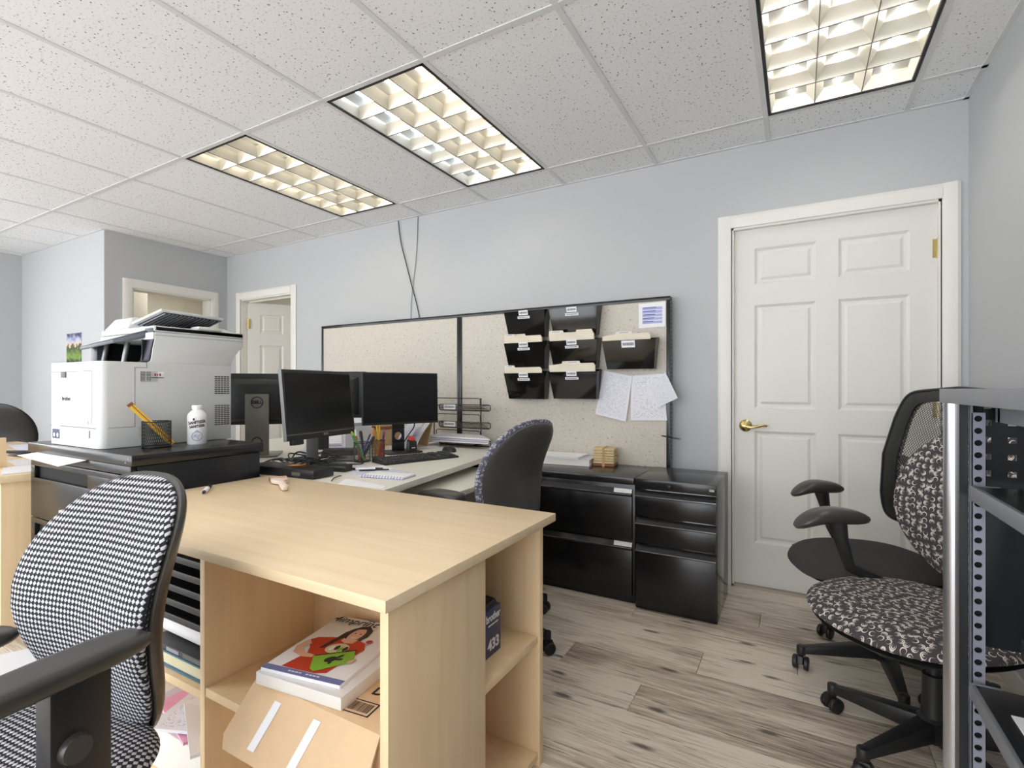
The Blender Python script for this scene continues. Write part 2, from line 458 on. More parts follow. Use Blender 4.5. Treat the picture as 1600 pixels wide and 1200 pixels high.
def tag(o, label, cat, group=None):
    o['label'] = label; o['category'] = cat
    if group: o['group'] = group
    return o
def thing(name, label, cat, loc=(0,0,0), rz=0, group=None):
    o = bpy.data.objects.new(name, None); COL.objects.link(o); o.empty_display_size = .05
    o.location = loc; o.rotation_euler = (0, 0, rz)
    RM[o.name] = Matrix.Translation(loc) @ Matrix.Rotation(rz, 4, 'Z')
    return tag(o, label, cat, group)
def solo(mb, name, mat, label, cat, group=None, bevel=0, **k):   # a thing that is one mesh, origin at its base
    xs = [p.x for p in mb.v]; ys = [p.y for p in mb.v]; zs = [p.z for p in mb.v]
    c = Vector(((min(xs)+max(xs))/2, (min(ys)+max(ys))/2, min(zs)))
    mb.v = [p-c for p in mb.v]
    o = mb.build(name, mat, None, bevel, **k); o.location = c; RM[o.name] = Matrix.Translation(c)
    return tag(o, label, cat, group)
def structure(mb, name, mat, bevel=0, parent=None, **k):
    o = mb.build(name, mat, parent, bevel, **k); 
    if parent is None: o['kind'] = 'structure'; RM[o.name] = Matrix()
    return o
def inst(me, name, parent, loc, rz=0):
    o = bpy.data.objects.new(name, me); COL.objects.link(o); o.parent = parent; o.location = loc; o.rotation_euler = (0, 0, rz); return o
def copy_thing(r, loc, rz, label, group=None):
    def cp(o, par):
        c = o.copy(); COL.objects.link(c); c.parent = par
        for ch in o.children: cp(ch, c)
        return c
    n = cp(r, None); n.location = loc; n.rotation_euler = (0, 0, rz); n['label'] = label
    if group: n['group'] = group
    RM[n.name] = Matrix.Translation(loc) @ Matrix.Rotation(rz, 4, 'Z')
    return n
def lettering(txt, size, parent, mat, origin, xd, yd, name='lettering', ext=.0004, shear=0, bold=0, sx=1):
    cu = bpy.data.curves.new('t', 'FONT'); cu.body = txt; cu.size = size; cu.extrude = ext; cu.align_x = 'CENTER'; cu.align_y = 'CENTER'
    cu.shear = shear; cu.offset = bold; cu.resolution_u = 3
    o = bpy.data.objects.new('t', cu); COL.objects.link(o)
    dg = bpy.context.evaluated_depsgraph_get(); dg.update()
    me = bpy.data.meshes.new_from_object(o.evaluated_get(dg)); bpy.data.objects.remove(o)
    xd = Vector(xd).normalized(); yd = Vector(yd).normalized(); zd = xd.cross(yd)
    T = Matrix((( xd.x*sx, yd.x, zd.x, origin[0]), (xd.y*sx, yd.y, zd.y, origin[1]), (xd.z*sx, yd.z, zd.z, origin[2]), (0,0,0,1)))
    me.transform(rootm(parent).inverted() @ T); me.name = name
    me.materials.clear(); me.materials.append(mat)
    o = bpy.data.objects.new(name, me); COL.objects.link(o); o.parent = parent
    return o

# ------------------------------------------------------------------ setting
YB, XR, ZC = 3.135, .70, 2.494
XE, YE, XF = -5.2, 2.06, -7.0      # end wall, jog wall, far wall
YS = -2.6
# floor of vinyl planks
fl = structure(MB().box(-8, XR+.1, YS, YB+2.2, -.12, -.012), 'floor', dark_gap)
PW, PL = .182, 1.22
pm = {}
def plank_mesh(l, w):
    key = (round(l, 3), round(w, 3))
    if key not in pm: pm[key] = MB().box(0, l-.0016, 0, w-.0016, -.012, 0).mesh('plank', plank_m, bevel=.0012, seg=1, smooth=False)
    return pm[key]
offs = [0, .43, .86, .2, .7, 1.05, .34]
y = YB+.06; row = 0
while y > .1:
    y0 = y-PW; x = XR - offs[row % 7] - 0.0
    end = XR
    while end > -3.6:
        st = x if x < end-.05 else end-PL
        l = end-st
        inst(plank_mesh(l, PW), 'plank', fl, (st, y0, 0)); end = st; x = st-PL
    y = y0; row += 1
MB().box(-7, -3.6-.0, .1, 5.3, -.012, -.001).build('plank_field', plank_m, fl)
MB().box(-7, XR, YS, y, -.012, -.001).build('plank_field', plank_m, fl)
MB().box(-3.6, XR, YB+.06, 5.3, -.012, -.001).build('plank_field', plank_m, fl)

# walls (openings left in them)
D1 = (-.328, .598, 2.04); D2 = (-4.955, -4.17, 2.03)
w = MB(); t = .12
w.box(XE-.12, D2[0], YB, YB+t, 0, 2.6).box(D2[0], D2[1], YB, YB+t, D2[2], 2.6).box(D2[1], D1[0], YB, YB+t, 0, 2.6)
w.box(D1[0], D1[1], YB, YB+t, D1[2], 2.6).box(D1[1], XR+t, YB, YB+t, 0, 2.6)
structure(w, 'wall_back', wall_m)
structure(MB().box(XR, XR+t, YS, YB+t, 0, 2.6), 'wall_right', wall_m)
DE = (2.27, 2.97, 2.03)
w = MB().box(XE-t, XE, YE, DE[0], 0, 2.6).box(XE-t, XE, DE[0], DE[1], DE[2], 2.6).box(XE-t, XE, DE[1], YB, 0, 2.6)
structure(w, 'wall_end', wall_m)
structure(MB().box(XF-t, XE-t, YE, YE+t, 0, 2.6), 'wall_jog', wall_m)
structure(MB().box(XF-t, XF, 1.0, YE, 0, 2.6).box(XF-t, XF, YS, 1.0, 0, .75).box(XF-t, XF, YS, 1.0, 2.3, 2.6).box(XF-t, XF, YS, YS+.1, .75, 2.3), 'wall_left', wall_m)
w = MB()
for yy in (-2.5, -1.35, -.2, .95): w.box(XF-.08, XF-.03, yy-.04, yy+.05, .75, 2.3)
w.box(XF-.08, XF-.03, YS+.1, 1.0, .75, .80).box(XF-.08, XF-.03, YS+.1, 1.0, 2.25, 2.3)
structure(w, 'window_2', white_m)
# unseen front left open to flood in flat daylight: sill, head and mullions only
w = MB().box(XF, XR, YS-.1, YS, 0, .12).box(XF, XR, YS-.1, YS, 2.4, 2.6)
for x in (-6.9, -5, -3.1, -1.2, .62): w.box(x-.05, x+.05, YS-.1, YS, 0, 2.6)
structure(w, 'daylight_opening', white_m)
# hall beyond the end doorway, room beyond door 2
w = MB().box(-6.9, -6.8, YE+t, 4.3, 0, 2.6).box(-6.8, XE-t, YE+t, YE+t+.06, 0, 2.6).box(-6.8, -5.3, 4.2, 4.3, 0, 2.6)
w.box(-6.82, -6.3, 2.75, 2.9, 0, 2.6)
structure(w, 'wall_hall', hall_m)
w = MB().box(-5.3, -5.2, YB+t, 5.2, 0, 2.6).box(-3.4, -3.3, YB+t, 5.2, 0, 2.6).box(-5.3, -3.3, 5.2, 5.3, 0, 2.6)
structure(w, 'wall_room', hall_m)
structure(MB().box(-6.9, -3.3, YB, 5.3, 2.5, 2.6).box(-6.9, XE-t, YE+t, YB, 2.44, 2.5), 'ceiling_hall', hall_m)

for lx, ly, e in ((-6.0, 3.2, 6), (-4.3, 4.1, 6)):      # unseen area lights added to brighten the two rooms beyond
    ld = bpy.data.lights.new('hall_fill', 'AREA'); ld.size = .5; ld.energy = e; ld.color = (1, .96, .9)
    lo = bpy.data.objects.new('hall_fill', ld); COL.objects.link(lo); lo.location = (lx, ly, 2.4)
# ceiling: slab, lay-in tiles, grid bars
ce = structure(MB().box(-7.1, XR+.1, YS-.1, YB+.1, 2.56, 2.62), 'ceiling', grid_m)
gx = [.466-.6085*k for k in range(13)]; xs = [XR]+gx+[XF]
ys = [YB, 2.852, 1.648, .444, -.76, -1.964, YS]
tm = {}
lights_at = {(0+1, 1): 'a'}
skip = set()
for i in range(len(xs)-1):
    for j in range(len(ys)-1):
        x1, x0, y1, y0 = xs[i], xs[i+1], ys[j], ys[j+1]
        if x1-x0 < .03: continue
        if x1 < XE-.01 and y0 > YE: continue
        if (j == 1 and i in (1, 4, 6)) or (j == 3 and i in (2, 5)): skip.add((i, j)); continue
        if x0 < XE and y1 > YE and y0 < YE:
            if x1 <= XE: y1 = min(y1, YE)
        key = (round(x1-x0, 3), round(y1-y0, 3))
        if key not in tm:
            tm[key] = MB().box(-key[0]/2, key[0]/2, -key[1]/2, key[1]/2, 0, .016).mesh('ceiling_tile', tile_m, smooth=False)
        inst(tm[key], 'ceiling_tile', ce, ((x0+x1)/2, (y0+y1)/2, ZC+.002))
for x in gx:
    ye = YB if x > XE else YE
    MB().box(x-.012, x+.012, YS, ye, ZC-.001, ZC+.03).build('grid_bar', grid_m, ce, smooth=False)
for yy in ys[1:-1]:
    MB().box(XF if yy < YE else XE, XR, yy-.012, yy+.012, ZC-.0015, ZC+.03).build('grid_bar', grid_m, ce, smooth=False)
# wall angle round the edge
structure(MB().box(XE, XR, YB-.02, YB, ZC-.0015, ZC+.02), 'trim_1', grid_m)
structure(MB().box(XR-.02, XR, YS, YB, ZC-.0015, ZC+.02), 'trim_2', grid_m)
structure(MB().box(XE, XE+.02, YE, YB, ZC-.0015, ZC+.02).box(XF, XE, YE-.02, YE, ZC-.0015, ZC+.02), 'trim_3', grid_m)

# ------------------------------------------------------------------ ceiling lights (parabolic louvre troffers)
def troffer(i, j, label, tubes, label_group='recessed ceiling lights'):
    x1, x0, y1, y0 = xs[i]-.014, xs[i+1]+.014, ys[j]-.014, ys[j+1]+.014
    cx, cy = (x0+x1)/2, (y0+y1)/2
    T = thing('ceiling_light', label, 'ceiling light', (cx, cy, ZC), 0, label_group)
    f = MB(); b = .011
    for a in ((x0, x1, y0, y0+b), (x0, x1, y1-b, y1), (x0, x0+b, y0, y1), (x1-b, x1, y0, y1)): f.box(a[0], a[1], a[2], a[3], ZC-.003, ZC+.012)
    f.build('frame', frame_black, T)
    p = MB(); x0 += b; x1 -= b; y0 += b; y1 -= b; h = .10; zt = ZC+h
    p.box(x0-.004, x1+.004, y0-.004, y1+.004, zt, zt+.005)
    for a in ((x0-.004, x1+.004, y0-.004, y0), (x0-.004, x1+.004, y1, y1+.004), (x0-.004, x0, y0, y1), (x1, x1+.004, y0, y1)): p.box(a[0], a[1], a[2], a[3], ZC+.004, zt+.005)
    p.build('housing', pan_m, T)
    nx, ny = 3, 6
    px, py = (x1-x0)/nx, (y1-y0)/ny
    def wedge(c, a0, a1, along):
        bl, bh = .0012, .034; z0, z1 = ZC+.002, ZC+.048
        mb = MB()
        prof = [(c-bl, z0), (c+bl, z0), (c+bl+.008, z0+.016), (c+bh, z1), (c-bh, z1), (c-bl-.008, z0+.016)]
        mb.prism(prof, 'y' if along == 'y' else 'x', a0, a1)
        return mb
    for k in range(1, nx): wedge(x0+px*k, y0, y1, 'y').build('louver_blade', louver_m, T)
    for k in range(1, ny): wedge(y0+py*k, x0, x1, 'x').build('louver_blade', louver_m, T)
    for k in range(1, nx): MB().box(x0+px*k-.0018, x0+px*k+.0018, y0, y1, ZC-.0005, ZC+.002).build('blade_edge', edge_dark, T)
    for k in range(1, ny): MB().box(x0, x1, y0+py*k-.0018, y0+py*k+.0018, ZC-.0005, ZC+.002).build('blade_edge', edge_dark, T)
    # sloped edge reflectors
    e = MB(); z0, z1 = ZC+.003, ZC+.05
    e.prism([(x0, z0), (x0+.003, z0), (x0+.02, z1), (x0, z1)], 'y', y0, y1).prism([(x1, z0), (x1-.003, z0), (x1-.02, z1), (x1, z1)], 'y', y0, y1)
    e.prism([(y0, z0), (y0+.003, z0), (y0+.02, z1), (y0, z1)], 'x', x0, x1).prism([(y1, z0), (y1-.003, z0), (y1-.02, z1), (y1, z1)], 'x', x0, x1)
    e.build('edge_reflector', louver_m, T)
    for k, tmat in enumerate(tubes):
        xx = x0+px*(k+.5)
        MB().cyl((xx, y0+.03, ZC+.07), (xx, y1-.03, ZC+.07), .013, n=12).build('tube', tmat, T)
    return T
troffer(1, 1, 'recessed ceiling light nearest the right wall, above the white panelled door, steeply seen', (tube_neut,)*3)
troffer(4, 1, 'recessed ceiling light in the middle of the photo, one row of cells bluish', (tube_cool, tube_warm, tube_warm))
troffer(6, 1, 'recessed ceiling light furthest to the left, all its cells warm cream', (tube_warm,)*3)
troffer(2, 3, 'unseen ceiling light added as fill above and behind the viewer, near the right wall', (tube_boost,)*3)  # this and the next fixture are added out of view to fill the room
troffer(5, 3, 'unseen ceiling light added as fill behind the viewer, above the houndstooth chair', (tube_boost,)*3)

# ------------------------------------------------------------------ doors
def panel_door(name, w, h, parent=None, T=None):
    # local: x along width, y thickness (front face at y=0 toward -y), z up
    d = MB(); d.T = T; th = .036; rec = .009
    cols = [(.105, w/2-.05), (w/2+.05, w-.105)]
    rows = [(h-.32, h-.115), (h-1.02, h-.435), (.24, h-1.145)]
    # frame built as grid of faces with recessed raised panels
    xsn = [0, cols[0][0], cols[0][1], cols[1][0], cols[1][1], w]
    zsn = [0, rows[2][0], rows[2][1], rows[1][0], rows[1][1], rows[0][0], rows[0][1], h]
    for i in range(5):
        for j in range(7):
            a, b, c, e = xsn[i], xsn[i+1], zsn[j], zsn[j+1]
            if i in (1, 3) and j in (1, 3, 5):
                rings = [(0, 0), (.014, rec), (.026, rec), (.04, .003)]
                R = []
                for ins, dep in rings: R.append([(a+ins, dep, c+ins), (b-ins, dep, c+ins), (b-ins, dep, e-ins), (a+ins, dep, e-ins)])
                V = [p for r in R for p in r]; F = []
                for k in range(len(R)-1):
                    for q in range(4): F.append((k*4+q, k*4+(q+1) % 4, (k+1)*4+(q+1) % 4, (k+1)*4+q))
                F.append((12, 13, 14, 15)); d.add(V, F)
            else:
                d.add([(a, 0, c), (b, 0, c), (b, 0, e), (a, 0, e)], [(0, 1, 2, 3)])
    d.add([(0,0,0),(w,0,0),(w,0,h),(0,0,h),(0,th,0),(w,th,0),(w,th,h),(0,th,h)], [(4,7,6,5),(0,4,5,1),(1,5,6,2),(2,6,7,3),(3,7,4,0)])
    o = structure(d, name, door_m, recalc=False, ang=20)
    return o
w1 = D1[1]-D1[0]-.016
dr = panel_door('door_1', w1, D1[2]-.022, T=Matrix.Translation((D1[0]+.008, YB+.03, .014)))
# casing and jamb of door 1
def casing_y(name, x0, x1, h, y, wd=.07, th=.017):
    c = MB()
    prof = lambda a, b: [(a, y-.001), (a, y-th*.7), (a+(b-a)*.25, y-th), (a+(b-a)*.8, y-th), (b, y-th*.55), (b, y-.001)]
    c.prism([(p[0], p[1]) for p in prof(x0, x0-wd)], 'z', 0, h+wd)
    c.prism([(p[0], p[1]) for p in prof(x1, x1+wd)], 'z', 0, h+wd)
    c.prism([(p[1], p[0]) for p in prof(h, h+wd)], 'x', x0-.0, x1+.0)
    c.box(x0-.0, x0+.012, y, y+.12, 0, h).box(x1-.012, x1, y, y+.12, 0, h).box(x0, x1, y, y+.12, h-.012, h)
    c.box(x0+.012, x0+.024, y+.07, y+.09, 0, h).box(x1-.024, x1-.012, y+.07, y+.09, 0, h).box(x0, x1, y+.07, y+.09, h-.024, h-.012)
    return structure(c, name, white_m, ang=25)
casing_y('trim_4', D1[0]-.004, D1[1]+.004, D1[2], YB)
structure(MB().box(D1[0], D1[1], YB, YB+.12, -.01, .012), 'trim_8', M('threshold_metal', (170, 160, 146), .4, metal=.5), parent=None)
# hinge and lever of door 1
def hinge(parent, x, y, z, ax=0):
    m = MB().cyl((x, y, z-.045), (x, y, z+.045), .006, n=10).cyl((x, y, z+.045), (x, y, z+.05), .004, n=8).cyl((x, y, z-.05), (x, y, z-.045), .004, n=8)
    m.box(x-.02, x+.012, y+.002, y+.006, z-.045, z+.045)
    m.build('hinge', brass_m, parent)
for z in (1.81, 1.03, .25): hinge(dr, D1[1]-.006, YB+.022, z)
kx, kz = D1[0]+.068, .915
k = MB(); k.T = Matrix.Translation((kx, YB+.03, kz)) @ Matrix.Rotation(PI/2, 4, 'X')
k.lathe([(.033, 0), (.034, .006), (.028, .012), (.014, .016), (.012, .045), (.016, .05), (.016, .062), (.008, .066)], n=28)
k.T = None
k.tube([(kx, YB-.026, kz), (kx+.03, YB-.03, kz-.006), (kx+.06, YB-.027, kz-.001), (kx+.09, YB-.022, kz+.007), (kx+.112, YB-.016, kz+.004)], [.011, .009, .008, .008, .006], 10)
k.build('door_handle', brass_m, dr)
MB().box(D1[0]-.002, D1[0]+.006, YB+.012, YB+.03, .88, .95).build('latch_plate', brass_m, dr)
# door 2: ajar, swung into the back room
hx, hy = D2[0]+.018, YB+.07
d2 = panel_door('door_2', D2[1]-D2[0]-.03, D2[2]-.03, T=Matrix.Translation((hx, hy, .012)) @ Matrix.Rotation(math.radians(57), 4, 'Z'))
casing_y('trim_5', D2[0]-.004, D2[1]+.004, D2[2], YB)
for z in (1.79, .25):
    MB().box(hx-.02, hx+.02, hy-.004, hy, z-.05, z+.05).cyl((hx, hy-.006, z-.05), (hx, hy-.006, z+.05), .007, n=10).build('hinge', brass_m, d2)
# doorway in the end wall
c = MB(); x = XE; wd = .075
for a, b in ((DE[0], DE[0]-wd), (DE[1], DE[1]+wd)):
    c.prism([(x+.001, a), (x+.012, a), (x+.017, a+(b-a)*.25), (x+.017, a+(b-a)*.8), (x+.01, b), (x+.001, b)], 'z', 0, DE[2]+wd)
c.box(x, x+.017, DE[0], DE[1], DE[2], DE[2]+wd)
c.box(x-.13, x+.001, DE[0], DE[0]+.012, 0, DE[2]).box(x-.13, x+.001, DE[1]-.012, DE[1], 0, DE[2]).box(x-.13, x+.001, DE[0], DE[1], DE[2]-.012, DE[2])
structure(c, 'trim_6', white_m)
# baseboards
structure(MB().box(D2[1]+.08, D1[0]-.08, YB-.012, YB, 0, .09), 'baseboard_back', white_m, bevel=.003)
structure(MB().box(XR-.012, XR, YS, YB, 0, .09), 'baseboard_right', white_m, bevel=.003)

def at(u, v, z=None, x=None, y=None):       # world point under a photograph pixel on a known plane
    c, s_ = math.cos(math.radians(29.5)), math.sin(math.radians(29.5)); rx = (u-800)/790
    D = Vector((-s_+rx*c, c+rx*s_, (606-v)/790)); t = (z-1.13)/D.z if z is not None else (x/D.x if x is not None else y/D.y)
    return D*t+Vector((0, 0, 1.13))

# ------------------------------------------------------------------ maple desk with bookcases under it
T = thing('maple_desk', 'light maple desk with open bookcases under its top, in the foreground', 'desk', (-1.35, 1.06, 0))
MB().box(-2.05, -.656, .69, 1.436, .716, .740).build('desktop', maple_top, T, bevel=.0015)
def pnl(name, *b, mat=maple_v): return MB().box(*b).build(name, mat, T, bevel=.001)
Z0, Z1 = .0, .715
pnl('side_panel', -.691, -.670, .712, 1.052, Z0, Z1)
pnl('divider_panel', -1.294, -1.274, .712, 1.036, Z0, Z1)
pnl('side_panel', -2.045, -2.025, .712, 1.40, Z0, Z1)
pnl('back_panel', -1.274, -.691, 1.034, 1.052, Z0, Z1)
pnl('back_panel', -2.025, -1.294, 1.034, 1.052, Z0, Z1)
pnl('shelf', -1.274, -.691, .714, 1.034, .367, .389)
pnl('shelf', -2.025, -1.294, .72, 1.034, .347, .369)
pnl('bottom_board', -1.274, -.691, .714, 1.034, .05, .072)
pnl('bottom_board', -2.025, -1.294, .72, 1.034, .02, .04)
pnl('side_panel', -1.02, -.670, 1.352, 1.374, Z0, Z1)
pnl('back_panel', -1.02, -1.0, 1.052, 1.352, Z0, Z1)
pnl('shelf', -1.0, -.676, 1.052, 1.352, .367, .389)
pnl('bottom_board', -1.0, -.676, 1.052, 1.352, .02, .04)

# cardboard box on the shelf, flap hanging out
T = thing('cardboard_box', 'flat tan cardboard box with a printed barcode, lying on the shelf under the maple desk', 'box', (-.92, .86, .389))
m = MB(); zt = .462
m.box(-1.085, -.700, .722, 1.01, .390, zt); m.build('carton', card_m, T, bevel=.002)
m = MB(); a0, a1 = Vector((-1.085, .722, zt)), Vector((-.700, .722, zt)); n = Vector((0, -.055, -.105))
fp = [a0, a0+n+Vector((-.035, 0, 0)), a0+n*1.22+Vector((-.02, 0, 0)), a1+n*1.22, a1+n*.2, a1]
q = Vector((0, .004, -.002)); m.add([p for p in fp]+[p+q for p in fp], [(0,1,2,3,4,5), (11,10,9,8,7,6)]+[(i, (i+1) % 6, 6+(i+1) % 6, 6+i) for i in range(6)])
m.build('flap', card_m, T, bevel=.0008)
for sx in (-1.0, -.875):
    m = MB(); u = Vector((.022, 0, 0)); b0 = Vector((sx, .722, zt))+n*.18+Vector((0, -.0012, 0)); b1 = Vector((sx-.03, .722, zt))+n*1.02+Vector((0, -.0012, 0))
    m.add([b0, b0+u, b1+u, b1]+[p+Vector((0, -.0004, -.0002)) for p in (b0, b0+u, b1+u, b1)], [(3,2,1,0), (4,5,6,7), (0,1,5,4), (1,2,6,5), (2,3,7,6), (3,0,4,7)]); m.build('tape', tape_m, T)
# barcode and word on the carton top
m = MB(); bx, by = -.828, .738
xd, yd = Vector((.34, .94, 0)).normalized(), Vector((-.94, .34, 0)).normalized()
xd, yd = Vector((1, .12, 0)).normalized(), Vector((-.12, 1, 0)).normalized()
def P(u, v): p = Vector((bx, by, zt+.0005))+xd*u+yd*v; return p
def rect(m, u0, u1, v0, v1): m.add([P(u0, v0), P(u1, v0), P(u1, v1), P(u0, v1)], [(0,1,2,3)])
rect(m, 0, .07, 0, .003); rect(m, 0, .07, .041, .044); rect(m, 0, .004, 0, .044); rect(m, .066, .07, 0, .044)
u = .01
while u < .06:
    wdt = random.choice((.0008, .0014, .0022)); rect(m, u, u+wdt, .009, .037); u += wdt+random.choice((.001, .0016))
m.build('barcode', ink_m, T)
lettering('Decks', .036, T, ink_m, (-.768, .825, zt+.001), (1, .12, 0), (-.12, 1, 0), bold=.0008)

# catalogues on the carton
ca = Vector((-1.055, .722)); cb = Vector((-.815, .735))
def catalog_quad(p, xdir, w_, l_):
    x = Vector((math.cos(xdir), math.sin(xdir), 0)); y_ = Vector((-x.y, x.x, 0))
    return Vector((p[0], p[1], 0)), x, y_, w_, l_
T = thing('catalog', 'thick white catalogue with cream page edges, lying under the cover-photo magazine', 'catalogue', (-.95, .85, zt))
o, x, y_, w_, l_ = catalog_quad((-1.064, .708), math.radians(6), .245, .285)
m = MB(); m.hexa([o+Vector((0,0,zt+.001)), o+x*w_+Vector((0,0,zt+.001)), o+x*w_+y_*l_+Vector((0,0,zt+.001)), o+y_*l_+Vector((0,0,zt+.001))], [o+Vector((0,0,zt+.027)), o+x*w_+Vector((0,0,zt+.027)), o+x*w_+y_*l_+Vector((0,0,zt+.027)), o+y_*l_+Vector((0,0,zt+.027))])
m.build('pages', book_page, T, bevel=.001)
m = MB(); m.hexa([o+Vector((0,0,zt+.027)), o+x*w_+Vector((0,0,zt+.027)), o+x*w_+y_*l_+Vector((0,0,zt+.027)), o+y_*l_+Vector((0,0,zt+.027))], [o+Vector((0,0,zt+.0278)), o+x*w_+Vector((0,0,zt+.0278)), o+x*w_+y_*l_+Vector((0,0,zt+.0278)), o+y_*l_+Vector((0,0,zt+.0278))])
m.build('cover', paper_m, T)
z2 = zt+.0282
T = thing('magazine', 'white magazine with a woman in an orange shirt on its cover, topmost in the shelf', 'magazine', (-.95, .86, z2))
o, x, y_, w_, l_ = catalog_quad((-1.058, .716), math.radians(10), .215, .275)
def lift(s, t_, dz): return o+x*(s*w_)+y_*(t_*l_)+Vector((0, 0, z2+dz))
m = MB(); m.hexa([lift(0,0,0), lift(1,0,0), lift(1,1,0), lift(0,1,0)], [lift(0,0,.008), lift(1,0,.008), lift(1,1,.008), lift(0,1,.008)])
m.build('pages', paper_m, T, bevel=.0008)
cv = [0]
def shape(pts, mat, name='cover_print'):
    cv[0] += .00012
    k_ = 1 if mat is band_print or mat is white_print and pts[0][1] < .05 else .87
    m = MB(); m.add([lift(a*k_, b, .0083+cv[0]) for a, b in pts], [tuple(range(len(pts)))]); return m.build(name, mat, T)
def ell(cx, cy, rx, ry, n=18, rot=0): return [(cx+rx*math.cos(2*PI*i/n)*math.cos(rot)-ry*math.sin(2*PI*i/n)*math.sin(rot), cy+rx*math.cos(2*PI*i/n)*math.sin(rot)+ry*math.sin(2*PI*i/n)*math.cos(rot)) for i in range(n)]
shape([(.0, .0), (1, .0), (1, .065), (.0, .065)], band_print)
for q in range(9): shape([(.32+q*.045, .027), (.32+q*.045+.035, .027), (.32+q*.045+.035, .042), (.32+q*.045, .042)], white_print) if q != 4 else None
shape([(.42, .71), (.47, .80), (.55, .86), (.65, .87), (.73, .82), (.76, .70), (.76, .60), (.70, .55), (.5, .55), (.47, .46), (.40, .38), (.35, .40), (.38, .52), (.40, .6)], hair_print)
shape([(.10, .50), (.16, .56), (.34, .60), (.46, .62), (.60, .56), (.74, .62), (.86, .60), (.95, .50), (.9, .36), (.84, .1), (.72, .066), (.22, .066), (.3, .3), (.24, .38)], red_print)
shape([(.50, .62), (.62, .60), (.72, .64), (.70, .56), (.60, .54), (.51, .57)], skin_print)
shape(ell(.61, .705, .095, .125, rot=-.1), skin_print)
shape([(.5, .74), (.55, .80), (.66, .825), (.73, .77), (.75, .62), (.79, .7), (.76, .82), (.66, .88), (.54, .86), (.47, .77)], hair_print)
shape([(.46, .72), (.5, .74), (.47, .56), (.42, .42), (.36, .40), (.39, .55)], hair_print)
shape(ell(.575, .725, .014, .009), ink_m); shape(ell(.655, .725, .014, .009), ink_m)
shape([(.57, .655), (.615, .635), (.66, .655), (.615, .648)], white_print)
shape([(.10, .50), (.2, .44), (.16, .36), (.28, .30), (.42, .29), (.44, .25), (.30, .23), (.12, .27), (.05, .36)], skin_print)
shape(ell(.60, .44, .15, .085, rot=.15), cream_m); 
for q in range(4): shape(ell(.53+.06*q, .43+.02*(q % 2), .03, .04), (white_print, hair_print, green_print, hair_print)[q])
shape([(.44, .27), (.86, .46), (1.0, .30), (.68, .075), (.6, .1)], green_print)
shape([(.45, .285), (.87, .475), (.87, .455), (.46, .27)], ink_m)
shape(ell(.70, .27, .07, .045, rot=.4), ink_m); shape(ell(.77, .33, .045, .02, rot=.9), ink_m); shape(ell(.80, .29, .05, .016, rot=.2), ink_m); shape(ell(.74, .22, .02, .02), ink_m)
shape([(.93, .30), (1.0, .34), (1.0, .27), (.95, .26)], skin_print)
shape(ell(.90, .62, .045, .03), M('cover_spot_red', (176, 44, 60), .5))
p0 = lift(.33, .905, .0088+cv[0]); lettering('4imprint', .040, T, ink_m, p0, x, y_, shear=.25)
shape([(.33, .975), (.55, .985), (.66, .97), (.64, .94), (.61, .96), (.5, .97)], blue_ink)

# toner box
T = thing('toner_box', 'navy blue toner box with white lettering, on the side shelf of the maple desk', 'box', (-.83, 1.16, .389))
m = MB(); m.box(-.97, -.737, 1.078, 1.236, .390, .520); m.build('carton', navy_m, T, bevel=.001)
m = MB(); m.hexa([(-.96, 1.085, .5205), (-.745, 1.085, .5205), (-.745, 1.23, .5205), (-.96, 1.23, .5205)], [(-.96, 1.085, .54), (-.75, 1.085, .526), (-.75, 1.228, .532), (-.96, 1.228, .55)]); m.build('flap', black_plastic, T)
lettering('brother', .030, T, white_print, (-.7364, 1.196, .496), (0, 1, 0), (0, 0, 1), bold=.0007, sx=.78)
m = MB(); m.box(-.7366, -.7362, 1.170, 1.222, .474, .478); m.build('print_line', white_print, T)
lettering('433', .040, T, white_print, (-.7364, 1.198, .420), (0, 1, 0), (0, 0, 1), bold=.0014)

# left bay contents
T = thing('stacking_tray_rack', 'black stacking tray rack standing under the left half of the maple desk', 'tray rack', (-1.66, .88, .50))
for k in range(5):
    z = .505+k*.04
    MB().box(-1.98, -1.305, .735, 1.02, z, z+.006).box(-1.98, -1.305, .73, .736, z, z+.018).box(-1.98, -1.974, .735, 1.02, z, z+.036).box(-1.311, -1.305, .735, 1.02, z, z+.036).box(-1.98, -1.305, 1.014, 1.02, z, z+.036).build('tray', black_plastic, T, bevel=.0015)
for xx in (-1.97, -1.315):
    for yy in (.75, 1.0): MB().box(xx-.008, xx+.008, yy-.008, yy+.008, .370, .505).build('leg', black_plastic, T)
def roll():
    m = MB(); z = .466
    m.tube([(-1.95, .80, z), (-1.31, .79, z)], .036, 24)
    T = thing('paper_roll', 'thick rolled white paper with a printed line, between black trays and teal book', 'paper roll', (-1.63, .795, .43))
    m.build('sheet', paper_m, T); m = MB()
    g = math.radians(118)
    for k in range(18):
        if k % 4 == 3: continue
        xx = -1.53+k*.012
        for hh in (0, .006):
            q = Vector((xx, .7955-.0363*math.sin(g-.55)-.003, z+.0363*math.cos(g-1.2)))
        a = .75+.12*random.random()
        m.box(xx, xx+.006, .7955-.0375*math.cos(.35)-.0, .7955-.034*math.cos(.35), z+.008*(k % 2)-.002+.004, z+.008*(k % 2)+.004)
    m.build('print_line', grey_ink, T)
roll()
T = thing('book', 'thick teal book with a cream page edge, on the left shelf under the maple desk', 'book', (-1.45, .85, .369))
MB().box(-1.57, -1.31, .742, .93, .374, .407).build('pages', cream_m, T)
MB().box(-1.575, -1.305, .735, .935, .370, .374).box(-1.575, -1.305, .735, .935, .407, .411).box(-1.575, -1.57, .735, .935, .374, .407).build('cover', teal_m, T, bevel=.0006)
